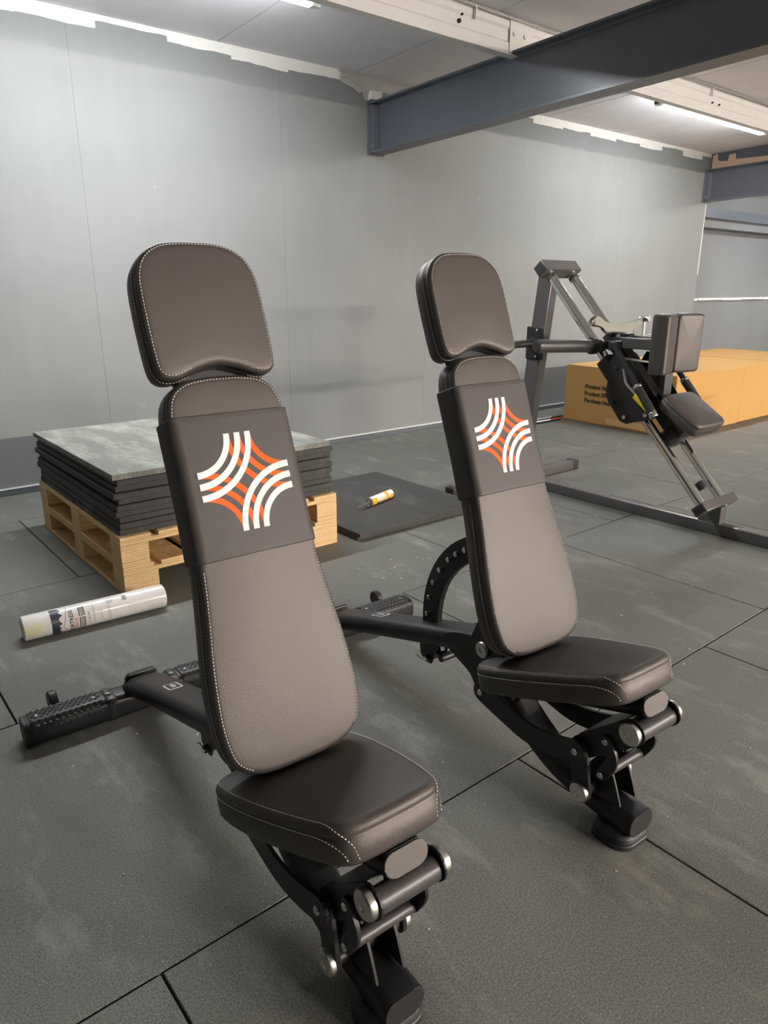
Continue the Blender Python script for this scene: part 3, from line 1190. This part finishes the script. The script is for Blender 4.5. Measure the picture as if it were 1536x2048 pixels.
b1 = make_bench()
b1.location = (.591, .710, 0)
b1.rotation_euler = (0, 0, -.046)
tag(b1, 'nearest upright workout bench in dark leather, right beside the white paper roll', 'bench', 'adjustable workout benches')
b2 = copy_tree(b1)
b2.location = (1.279, .700, 0)
b2.rotation_euler = (0, 0, -.058)
tag(b2, 'upright workout bench in dark leather standing between its twin and the chrome rail machine', 'bench', 'adjustable workout benches')
b1['label'] = 'largest upright workout bench in dark leather, in front of the wooden pallets'


# ================================================================ pallets, rubber sheets
PX0, PX1, PY0, PY1 = .877, 1.930, 2.722, 3.87


def pallet(z, label, seed, wide):
    r_ = random.Random(seed)
    t = tag(empty('wooden_pallet', ((PX0 + PX1) / 2, (PY0 + PY1) / 2, z)), label, 'pallet', 'stacked pallets')
    w, d = PX1 - PX0, PY1 - PY0
    bwid = .145 if wide else .115
    # bottom boards along y
    for k, x in enumerate((-w / 2 + bwid / 2, 0, w / 2 - bwid / 2)):
        bx('bottom_board', (x, 0, .010), (bwid, d, .0195), M['ply'], t, .002)
        for y in (-d / 2 + .06, 0, d / 2 - .06):
            bx('block', (x, y, .055), (bwid, .12, .0695), M['ply'], t, .0015)
    # stringer boards along x on top of the blocks
    for y in (-d / 2 + .06, 0, d / 2 - .06):
        bx('cross_board', (0, y, .0995), (w, .12, .0185), M['ply'], t, .002)
    # deck
    n = 7
    for k in range(n):
        yy = -d / 2 + .05 + (d - .10) * k / (n - 1)
    for k in range(7):
        xx = -w / 2 + .065 + (w - .13) * k / 6
        bx('deck_board', (xx, 0, .118), (.128 if k in (0, 6) else .118, d, .018), M['ply'], t, .002)
    return t


pallet(0, 'lower wooden pallet of the stack, standing on the rubber floor', 2, True)
pallet(.1272, 'upper wooden pallet of the stack, directly under the black rubber sheets', 3, False)
rnd = random.Random(7)
sheet_src = None
offs = [(0, 0), (.004, -.003), (.006, .004), (-.006, .002), (-.002, -.008), (.010, .003), (-.010, -.010), (.004, .006), (.010, -.004), (-.006, -.002)]
for k in range(10):
    z = .2547 + .0254 * k + .0126
    s = bx('rubber_sheet', ((PX0 + PX1) / 2 + offs[k][0], (PY0 + PY1) / 2 + .012 + offs[k][1], z), (1.030, 1.125, .0247), M['rubber_top'] if k == 9 else M['rubber_sheet'], None, .003) if k in (0, 9) else inst(sheet_src, None, (offs[k][0] - offs[0][0], offs[k][1] - offs[0][1], .0254 * k))
    if k == 0: sheet_src = s
    if k == 9: lab = 'dusty topmost black rubber sheet of the pile on the pallets'
    elif k == 0: lab = 'lowest black rubber sheet of the pile, lying on the pallet deck'
    else: lab = 'black rubber sheet inside the pile, %s from the pallet deck' % (['', 'second', 'third', 'fourth', 'fifth', 'sixth', 'seventh', 'eighth', 'ninth'][k])
    tag(s, lab, 'rubber sheet', 'rubber sheets piled on the pallets')

# two loose sheets on the floor right of the pallets
m0 = obj('loose_mat', box(BM(), (0, 0, 0), (.86, .93, .021), .003), M['rubber_sheet'])
m0.location = (2.455, 3.13, .0106)
m0.rotation_euler = (0, 0, R(-1))
tag(m0, 'lower loose black rubber mat flat on the floor beside the pallets', 'rubber mat', 'loose mats on the floor')
m1 = inst(m0, None, (2.442, 3.118, .0321), (0, 0, R(.5)))
tag(m1, 'upper loose black rubber mat carrying the sealant cartridge', 'rubber mat', 'loose mats on the floor')

# sealant cartridge
ct = tag(empty('sealant_cartridge', (2.442, 3.020, .0432), R(17)), 'orange and white sealant cartridge with nozzle lying on the loose mat', 'cartridge')
rc = .0245
obj('tube_body', cyl(BM(), (-.105, 0, rc), (.110, 0, rc), rc, 32, .003), M['wrap'], ct)


def band(x0, x1, a0, a1, r, mat, name, parent, axis_z, n=10):
    b = BM()
    rows_ = []
    for k in range(n + 1):
        a = R(a0 + (a1 - a0) * k / n)
        rows_.append([b.verts.new((x, math.cos(a) * rr, axis_z + math.sin(a) * rr)) for x, rr in ((x0, r - .0004), (x0, r + .0004), (x1, r + .0004), (x1, r - .0004))])
    for p_, q_ in zip(rows_[:-1], rows_[1:]):
        for i in range(3):
            b.faces.new([p_[i], p_[i + 1], q_[i + 1], q_[i]])
    b.faces.new(rows_[0])
    b.faces.new(rows_[-1])
    return obj(name, b, mat, parent, 50)


band(-.100, -.055, 130, 300, rc + .0002, M['amber'], 'label_band', ct, rc)
band(.030, .056, 60, 200, rc + .0002, M['amber'], 'label_band', ct, rc)
band(-.055, .105, 195, 215, rc + .0002, M['amber'], 'label_band', ct, rc)
band(.080, .105, 160, 260, rc + .0002, M['amber'], 'label_band', ct, rc)
band(-.050, -.040, 195, 290, rc + .0004, M['navy'], 'label_stripe', ct, rc)
band(.058, .068, 200, 290, rc + .0004, M['navy'], 'label_stripe', ct, rc)
obj('rim', lathe(BM(), (-.105, 0, rc), (-1, 0, 0), [(-.004, rc + .001), (.003, rc + .001), (.005, rc - .003), (.002, rc - .004), (.002, .009), (.012, .009), (.012, 0)], 28), M['steel'], ct)
obj('nozzle', lathe(BM(), (-.115, 0, rc), (-1, 0, -.06), [(0, .0085), (.012, .0075), (.10, .0026), (.101, 0)], 16), M['capgrey'], ct)

# ================================================================ paper roll with print
rl = tag(empty('protection_roll', (.459, 2.589, .0455), R(-4.0)), 'white plastic wrapped roll with printed label lying before the pallets', 'roll')
rr_, RL = .0452, .512
obj('roll_body', lathe(BM(), (0, 0, 0), (1, 0, 0), [(.012, .016), (0.0, .018), (-.0, .036), (.003, .0435), (.010, rr_), (RL - .012, rr_), (RL - .004, .0435), (RL, .036), (RL, 0)], 48), M['wrap'], rl)
obj('core', lathe(BM(), (0.002, 0, 0), (1, 0, 0), [(0, .016), (0, .0185), (.02, .0185), (.02, .016)], 24), M['card'], rl)
band(.004, .058, 150, 205, rr_ + .0004, M['cream'], 'tape_patch', rl, 0, 12)


def on_roll(x, a, h=.0):
    """a in degrees round the roll: 90 is the top, 180 faces the viewer's side"""
    return Vector((x, math.cos(R(a)) * (rr_ + h), math.sin(R(a)) * (rr_ + h)))


def roll_poly(name, pts, mat, h=.0005):
    b = BM()
    # triangulate in strips across the curve: split each polygon finely
    t = bmesh.new()
    f = t.faces.new([t.verts.new((p[0], p[1] * .01, 0)) for p in pts])
    bmesh.ops.triangulate(t, faces=[f])
    a0, a1 = min(p[1] for p in pts), max(p[1] for p in pts)
    k = math.ceil(a0 / 6) * 6
    while k < a1:
        bmesh.ops.bisect_plane(t, geom=t.verts[:] + t.edges[:] + t.faces[:], plane_co=(0, k * .01, 0), plane_no=(0, 1, 0))
        k += 6
    for v in t.verts:
        v.co = on_roll(v.co.x, v.co.y * 100, h)
    _merge(b, t)
    return obj(name, b, mat, rl, 60)


roll_poly('print_block', [(.092, 92), (.112, 92), (.112, 250), (.092, 250)], M['navy'], .0004)
cast = [(.112, 92), (.112, 108), (.122, 108), (.122, 118), (.112, 118), (.112, 134), (.125, 134), (.125, 144), (.113, 144), (.113, 160), (.105, 160), (.105, 172), (.120, 172), (.120, 182), (.104, 182), (.104, 205), (.116, 205), (.116, 215), (.128, 215), (.128, 232), (.116, 232), (.116, 250), (.135, 250), (.135, 92)]
roll_poly('print_castle', [(.1119, 92), (.1119, 250), (.134, 250), (.120, 236), (.132, 226), (.118, 214), (.122, 196), (.116, 184), (.128, 176), (.1185, 160), (.121, 146), (.132, 138), (.119, 122), (.129, 112), (.119, 96)], M['navy'], .0004)
for (xa, aa, xb, ab) in ((.150, 92, .141, 150), (.141, 150, .132, 190), (.132, 190, .142, 225), (.132, 190, .117, 190)):
    dx, da = xb - xa, ab - aa
    nrm = Vector((dx, da * .0008)).normalized()
    px_, pa_ = -nrm.y * .0007, nrm.x * .0007 / .0008
    roll_poly('print_line', [(xa + px_, aa + pa_), (xb + px_, ab + pa_), (xb - px_, ab - pa_), (xa - px_, aa - pa_)], M['ink'], .0005)


def roll_text(body, size, x, a, mat, bold=0.0, name='lettering'):
    # text runs round the roll, letter tops towards the left end
    def warp(co):
        return on_roll(x - co.y, a - math.degrees(co.x / rr_), .0007)
    return lettering(name, body, size, None, mat, rl, 'CENTER', bold, warp)


roll_text('FORTRESS', .0195, .160, 178, M['ink'], .0004)
roll_text('TRADE', .0135, .176, 190, M['red'], .0002)
for (xa, xb, aa, ab) in ((.1865, .2065, 116, 158), (.1865, .2065, 166, 222)):
    roll_poly('print_frame', [(xa, aa), (xa + .003, aa), (xa + .003, ab), (xa, ab)], M['ink'])
    roll_poly('print_frame', [(xb - .003, aa), (xb, aa), (xb, ab), (xb - .003, ab)], M['ink'])
    for q in (aa, ab - 3):
        roll_poly('print_frame', [(xa, q), (xb, q), (xb, q + 3), (xa, q + 3)], M['ink'])
for k in range(4):            # illegible small print inside the two frames
    for (aa, ab) in ((121, 153), (171, 217)):
        xk = .1905 + .0034 * k
        a_ = aa
        while a_ < ab - 3:
            w_ = 3 + (k * 7 + int(a_) * 5) % 5
            roll_poly('print_line', [(xk, a_), (xk + .0020, a_), (xk + .0020, min(a_ + w_, ab)), (xk, min(a_ + w_, ab))], M['ink'])
            a_ += w_ + 2
roll_text('m x 60 mm', .0100, .2200, 178, M['ink'])
for k, x in enumerate((.235, .239, .288, .292, .296, .265)):
    roll_poly('print_line', [(x, 110 + 8 * k), (x + .0008, 110 + 8 * k), (x + .0008, 205), (x, 205)], M['capgrey'])
roll_poly('print_ring', [(.300 + .0105 * math.cos(R(q)), 118 + .0105 * math.sin(R(q)) * math.degrees(1 / rr_)) for q in range(0, 360, 20)], M['ink'], .0003)
roll_poly('print_disc', [(.300 + .0088 * math.cos(R(q)), 118 + .0088 * math.sin(R(q)) * math.degrees(1 / rr_)) for q in range(0, 360, 20)], M['wrap'], .0006)
roll_text('A', .012, .300, 118, M['ink'])
for k in range(9):
    roll_poly('print_line', [(.345, 106 + 3.2 * k), (.362, 106 + 3.2 * k), (.362, 107.6 + 3.2 * k), (.345, 107.6 + 3.2 * k)], M['capgrey'])


# ================================================================ cardboard boxes
def carton(name, c8, label, group):
    """c8: four floor corners (near-left, near-right, far-right, far-left) and heights"""
    cs, h = c8
    t = tag(empty(name, (sum(c[0] for c in cs) / 4, sum(c[1] for c in cs) / 4, 0)), label, 'box', group)
    ox, oy = t.location.x, t.location.y
    b = BM()
    lo = [b.verts.new((x - ox, y - oy, .001)) for x, y in cs]
    mi = [b.verts.new(((x - ox) * 1.006, (y - oy) * 1.006, h * .5)) for x, y in cs]
    hi = [b.verts.new((x - ox, y - oy, h)) for x, y in cs]
    for a_, b_ in ((lo, mi), (mi, hi)):
        for i in range(4):
            b.faces.new([a_[i], a_[(i + 1) % 4], b_[(i + 1) % 4], b_[i]])
    b.faces.new(lo[::-1])
    b.faces.new(hi)
    bmesh.ops.bevel(b, geom=b.edges[:], offset=.006, segments=2, profile=.5, affect='EDGES')
    obj('body', b, M['card'], t, 20)
    return t, ox, oy


bA, ox, oy = carton('cardboard_box', ([(5.57, 3.035), (6.735, 3.03), (6.735, 4.21), (5.68, 4.21)], .515), 'brown cardboard box with printed product lines, behind the chrome rail machine', 'cardboard boxes by the wall')
# print on its end face (facing the machine)
e0, e1 = Vector((5.57, 3.035, 0)), Vector((5.68, 4.21, 0))
du = (e0 - e1).normalized()
nn = Vector((-du.y, du.x, 0)) * 1
if nn.x > 0: nn = -nn
for k in range(3):
    Mx = Matrix((du, Vector((0, 0, 1)), nn)).transposed().to_4x4()
    Mx.translation = e1 + du * .24 + Vector((0, 0, .335 - .064 * k)) + nn * .008 - Vector((ox, oy, 0))
    lettering('lettering', ['Product Name - C', 'Product SKU - CIF', 'Purchase Number'][k], .054, Mx, M['ink'], bA, 'LEFT', .0014)
Mx = Matrix((Vector((1, 0, 0)), Vector((0, 0, 1)), Vector((0, -1, 0)))).transposed().to_4x4()
for k, s in enumerate(('Product Name -', 'Product SKU -')):
    Mx.translation = Vector((5.95, 3.021, .30 - .06 * k)) - Vector((ox, oy, 0))
    lettering('lettering', s, .05, Mx.copy(), M['faint_ink'], bA, 'LEFT')
bx('tape_strip', (5.585 - ox + .01, 3.45 - oy, .05), (.004, .5, .06), M['cardtape'], bA, .001, Matrix.Rotation(R(-5.3), 4, 'Z'))
bx('hand_flap', (5.70 - ox, 3.027 - oy, .455), (.09, .004, .05), M['cardtape'], bA, .001)
bB, ox, oy = carton('cardboard_box', ([(6.757, 3.040), (7.485, 3.035), (7.485, 4.21), (6.757, 4.21)], .512), 'plain brown cardboard box standing in the middle of the row', 'cardboard boxes by the wall')
bC, ox, oy = carton('cardboard_box', ([(7.50, 3.035), (8.6, 3.03), (8.6, 4.21), (7.50, 4.21)], .515), 'brown cardboard box with a small printed arrow mark, at the frame edge', 'cardboard boxes by the wall')
fr = BM()
for (x, z, w, h) in ((7.62, .40, .15, .006), (7.62, .26, .15, .006), (7.548, .33, .006, .146), (7.692, .33, .006, .146), (7.62, .32, .014, .09)):
    box(fr, (x - ox, 3.026 - oy, z), (w, .003, h))
prism(fr, [(-.035, 0), (.035, 0), (0, .03)], (7.62 - ox, 3.026 - oy, .355), (1, 0, 0), (0, 0, 1), (0, -1, 0), 0, .003)
obj('arrow_mark', fr, M['faint_ink'], bC)

# small tool bar near the wall
sb = tag(empty('spirit_level', (5.36, 4.17, 0)), 'short black bar with a red end stripe on the floor before the wall', 'tool')
bx('bar', (0, 0, .022), (.42, .03, .044), M['black'], sb, .003)
bx('white_stripe', (-.07, -.0155, .026), (.26, .002, .012), M['white'], sb)
bx('red_stripe', (.14, -.0155, .026), (.13, .002, .012), M['red'], sb)
bx('top_stripe', (-.05, 0, .0445), (.28, .016, .002), M['white'], sb)


# ================================================================ the rail machine
def make_machine():
    XM = 3.51
    root = tag(empty('leg_press_sled', (XM, 2.2, 0)), 'tall training machine with chrome sled rails, split backrest and seat pads', 'gym machine')
    D, BK = M['frame'], M['black']

    def p(x, y, z):
        return Vector((x, y - 2.2, z))
    # base
    bmb = BM()
    prism(bmb, rrect(.066, .060, .006, 3), p(-.005, .80, .0305), (1, 0, 0), (0, 0, 1), (0, 1, 0), 0, 2.16, .001)
    base = obj('base_rail', bmb, D, root)
    for y in (2.36, 1.36):
        bx('grip_tape', p(-.005, y, .0612), (.05, .24, .0012), M['capgrey'], base)
    bmb = BM()
    prism(bmb, rrect(.066, .060, .006, 3), p(-.56, 2.93, .0305), (0, 1, 0), (0, 0, 1), (1, 0, 0), 0, 1.12, .001)
    cr = obj('cross_foot', bmb, D, root)
    for s in (-1, 1):
        bx('end_cap', p(s * .585, 2.93, .031), (.05, .072, .066), M['plastic'], cr, .005)
    # rear upright, leaning forward towards the top
    a, b = p(0, 2.91, .05), p(0, 2.775, 1.27)
    d = (b - a)
    L = d.length
    rot = Matrix.Rotation(-math.atan2(d.y, d.z), 4, 'X')
    bx('upright', (a + b) / 2, (.068, .10, L), D, root, .006, rot)
    # head box and foot box, square to the rails
    pb, pt_ = Vector((0, 1.655, .165)), Vector((0, 2.70, 1.285))
    rd = (pt_ - pb).normalized()
    ang = math.atan2(rd.z, rd.y)
    rotr = Matrix.Rotation(ang, 4, 'X')        # local y along the rails
    hb = bx('head_box', p(0, 2.715, 1.302), (.315, .072, .072), D, root, .004, rotr)
    hb2 = BM()
    box(hb2, p(0, 2.715, 1.302), (.319, .058, .058), .003, rotr)
    obj('box_plug', hb2, M['plastic'], hb)
    nrm = Vector((0, -rd.z, rd.y))
    if nrm.z < 0: nrm = -nrm
    for x in (-.04, .055):
        c = p(x, 2.715, 1.302) + rd * .036
        obj('bolt', cyl(BM(), c, c + rd * .012, .010, 6), M['plastic'], hb)
    fb = bx('foot_box', p(0, 1.628, .150), (.330, .05, .072), D, root, .004, rotr)
    hb2 = BM()
    box(hb2, p(0, 1.628, .150), (.334, .040, .058), .003, rotr)
    obj('box_plug', hb2, M['plastic'], fb)
    # maker's mark on the foot box
    cmk = p(.055, 1.628, .150) - rd * .0255
    for (dx, mt) in ((-.014, M['orange']), (.012, M['white'])):
        for dz in (-.008, .008):
            c = cmk + Vector((dx, 0, 0)) + nrm * dz
            prism_b = prism(BM(), rrect(.020, .012, .002, 2), c, (1, 0, 0), nrm, -rd, 0, .0012)
            obj('maker_mark', prism_b, mt, fb)
    # lower post
    bx('lower_post', p(-.003, 1.635, .098), (.064, .115, .10), D, root, .004)
    obj('rail_buffer', cyl(BM(), p(0, 1.70, .215), p(0, 1.73, .245), .022, 20, .003), M['plastic'], root)
    # rails
    for s in (-1, 1):
        q0 = p(s * .100, 1.655, .165)
        q1 = p(s * .100, 2.70, 1.285)
        rl_o = obj('guide_rail', cyl(BM(), q0, q1, .0255, 32), M['chrome'], root)
        obj('rail_collar', cyl(BM(), q1 - rd * .05, q1 - rd * .03, .031, 20, .002), D, rl_o)
    # sled: two side plates with bolts, bearing blocks
    pl = [(2.215, .825), (2.19, .87), (2.14, .86), (2.08, .78), (1.95, .62), (1.93, .575), (1.96, .55), (2.04, .53), (2.085, .515), (2.125, .525), (2.205, .62), (2.225, .65)]
    pl = [(y - 2.2, z) for y, z in pl]
    for s in (-1, 1):
        o = obj('side_plate', plate_yz(BM(), pl, s * .150 - .005, s * .150 + .005, .002), BK, root)
        for (y, z) in ((2.175, .615), (2.10, .548), (1.98, .575), (2.175, .80)):
            obj('bolt', lathe(BM(), (s * .154, y - 2.2, z), (s, 0, 0), [(0, .012), (.006, .012), (.010, .008), (.010, 0)], 16), M['plastic'] if z > .58 else M['zinc'], o)
    for f in (.40, .56):
        c = pb.lerp(pt_, f)
        bx('bearing_block', p(0, c.y, c.z), (.285, .12, .085), BK, root, .01, rotr)
    c = pb.lerp(pt_, .48)
    bx('sled_tube', p(0, c.y, c.z) + nrm * .05, (.08, .62, .07), BK, root, .006, rotr)
    # weight pegs
    pg = obj('weight_peg', cyl(BM(), p(-.545, 2.393, .917), p(-.16, 2.30, .905), .034, 28, .002), M['dark'], root)
    lathe_b = lathe(BM(), p(-.20, 2.312, .906), Vector((.35, -.085, -.01)), [(0, .043), (.012, .044), (.03, .042), (.034, .034), (.06, .034)], 28)
    obj('peg_collar', lathe_b, M['plastic'], pg)
    obj('peg_cap', lathe(BM(), p(-.545, 2.393, .917), Vector((-.35, .085, .01)), [(0, .034), (.003, .0335), (.005, .029), (.005, 0)], 28), M['plastic'], pg)
    pg2 = obj('weight_peg', cyl(BM(), p(.16, 2.30, .905), p(.51, 2.385, .915), .0265, 28, .002), M['dark'], root)
    for (z, s) in ((.885, -1),):
        st = obj('storage_peg', cyl(BM(), p(s * .04, 2.82, z), p(s * .44, 2.82, z), .022, 24, .002), M['dark'], root)
        obj('peg_collar', cyl(BM(), p(s * .04, 2.82, z), p(s * .065, 2.82, z), .036, 24, .003), M['plastic'], st)
        cl = bx('peg_clamp', p(s * .040, 2.815, z), (.012, .13, .19), BK, root, .006)
        for dz in (-.075, .075):
            obj('bolt', lathe(BM(), p(s * .046, 2.80, z + dz), (s, 0, 0), [(0, .008), (.005, .008), (.008, .004), (.008, 0)], 12), M['zinc'], cl)
    # cross tube of the sled carrying the pegs
    obj('peg_carrier', cyl(BM(), p(-.17, 2.30, .905), p(.17, 2.30, .905), .024, 20), BK, root)
    # forward arm to the back pads
    bx('pad_arm', p(-.085, 2.11, .925), (.05, .27, .056), D, root, .005)
    bx('pad_arm', p(.085, 2.11, .925), (.05, .27, .056), D, root, .005)
    bx('pad_post', p(.02, 1.985, .80), (.075, .03, .32), M['dark'], root, .004)
    # curved polished hook plate on top
    up = catmull([(-.235, 1.035), (-.20, 1.058), (-.165, 1.052), (-.11, 1.028), (0, 1.010), (.10, 1.015), (.20, 1.030), (.275, 1.048)], False, 4)
    lo_ = catmull([(.275, 1.028), (.20, .995), (.10, .965), (.04, .948), (-.04, .950), (-.10, .975), (-.16, 1.010), (-.235, 1.010)], False, 4)
    hook = obj('hook_plate', prism(BM(), up + lo_, p(0, 2.30, 0), (1, 0, 0), (0, 0, 1), (0, 1, 0), -.012, .012, .002), M['hook'], root)
    obj('hook_roller', cyl(BM(), p(-.235, 2.30, 1.02), p(-.11, 2.30, 1.01), .012, 16, .001), M['chrome'], hook)
    obj('hook_end', cyl(BM(), p(.275, 2.27, 1.035), p(.275, 2.33, 1.035), .018, 20, .002), M['zinc'], hook)
    bx('hook_strap', p(.275, 2.30, .965), (.018, .012, .15), M['steel'], hook, .002)
    bx('hook_stay', p(.275, 2.22, .90), (.018, .18, .02), M['steel'], hook, .002)
    bx('hook_bracket', p(.02, 2.26, .945), (.10, .08, .05), BK, root, .014)
    obj('bracket_bolt', cyl(BM(), p(-.035, 2.26, .952), p(-.025, 2.26, .952), .014, 16, .002), M['zinc'], root)
    # split back pads, angled towards each other
    for s in (-1, 1):
        hw, hh = .088, .148
        Q, _ = resample(catmull([(-hw, -hh + .03), (-hw, hh - .03), (-hw + .008, hh - .008), (-hw + .03, hh), (hw - .03, hh), (hw - .008, hh - .008), (hw, hh - .03), (hw, -hh + .03), (hw - .008, -hh + .008), (hw - .03, -hh), (-hw + .03, -hh), (-hw + .008, -hh + .008)]), 80)
        Nn = outline_normals(Q)
        a = R(16) * s
        Ux = Vector((math.cos(a), -math.sin(a) * 1, 0))
        Ux = Vector((math.cos(a), -math.sin(a), 0))
        Wx = Vector((-math.sin(a), -math.cos(a), 0))
        ctr = p(s * .086 + .012, 1.925 - abs(math.sin(a)) * .08 + .02, .928)
        obj('back_pad', pad_mesh(Q, Nn, ctr, Ux, (0, 0, 1), Wx, .085, .016, .006), M['leather'], root, 60)
    # seat pad, sloping down towards the front
    tt = R(33)
    Es, Ns = Vector((0, -math.cos(tt), -math.sin(tt))), Vector((0, -math.sin(tt), math.cos(tt)))
    Q, _ = resample(catmull([(-.148, -.06), (-.148, .07), (-.138, .107), (-.10, .127), (.10, .127), (.138, .107), (.148, .07), (.148, -.06), (.138, -.107), (.10, -.127), (-.10, -.127), (-.138, -.107)]), 90)
    Nn = outline_normals(Q)
    obj('seat_pad', pad_mesh(Q, Nn, p(.010, 1.800, .618), (1, 0, 0), Es, Ns, .070, .018, .010), M['leather'], root, 60)
    bx('seat_bracket', p(.005, 1.87, .53), (.10, .12, .10), BK, root, .01, Matrix.Rotation(tt, 4, 'X'))
    bx('seat_fin', p(.005, 1.90, .46), (.12, .09, .12), BK, root, .02, rotr)
    # handles
    for s in (-1, 1):
        h0 = p(s * .215, 2.165, .925)
        h1 = p(s * .215 + .02 * s, 1.885, .592)
        hd = (h1 - h0)
        ho = obj('handle', cyl(BM(), h0, h1, .014, 16, .002), BK, root)
        obj('grip', cyl(BM(), h0 + hd * .62, h0 + hd * .955, .0215, 20, .003), M['plastic'], ho)
        obj('grip_ring', cyl(BM(), h0 + hd * .585, h0 + hd * .62, .022, 20, .002), M['steel'], ho)
        obj('grip_end', cyl(BM(), h0 + hd * .955, h0 + hd * 1.02, .0225, 20, .003), M['zinc'], ho)
        bx('handle_mount', p(s * .19, 2.17, .915), (.06, .05, .05), BK, root, .008)
    # release lever with yellow grip
    lv = obj('release_lever', tube(BM(), [p(-.17, 2.12, .80), p(-.175, 2.10, .74), p(-.178, 2.09, .725), p(-.18, 2.02, .672)], .007, 10), M['steel'], root)
    obj('lever_grip', lathe(BM(), p(-.18, 2.03, .68), Vector((0, -.09, -.085)), [(0, .010), (.006, .024), (.105, .013), (.110, .008), (.110, 0)], 20), M['yellow'], lv)
    bx('lock_bar', p(.0, 2.14, .83), (.30, .016, .012), M['steel'], root, .002, Matrix.Rotation(R(8), 4, 'Y'))
    return root


make_machine()


# ================================================================ litter on the floor
def chips():
    r_ = random.Random(21)
    b = BM()
    spots = []
    for _ in range(150):
        spots.append((r_.uniform(.2, 5.4), r_.uniform(.5, 4.3)))
    for _ in range(34):
        spots.append((r_.gauss(1.92, .16), r_.gauss(2.25, .13)))
    for _ in range(24):
        spots.append((r_.gauss(3.75, .22), r_.gauss(2.25, .2)))
    for x, y in spots:
        if PX0 - .03 < x < PX1 + .03 and PY0 - .03 < y < PY1 + .03: continue
        if 2.0 < x < 2.95 and 2.64 < y < 3.62: continue
        if .45 < x < .99 and 2.52 < y < 2.66: continue
        if y > 4.0 and x > 5.0: continue
        if 3.40 < x < 3.62 or (2.85 < y < 3.02 and 2.8 < x < 4.2): continue
        l = r_.choice((.003, .004, .005, .006, .012))
        a = r_.uniform(0, math.pi)
        box(b, (x, y, .0014), (l, r_.uniform(.0015, .0032), .0018), 0, Matrix.Rotation(a, 4, 'Z'))
    return obj('wood_litter', b, m_plain('pale_wood_chip', (.62, .54, .36), .8), None)


tag(chips(), 'pale wood chips and crumbs strewn over the rubber floor', 'litter', None, 'stuff')
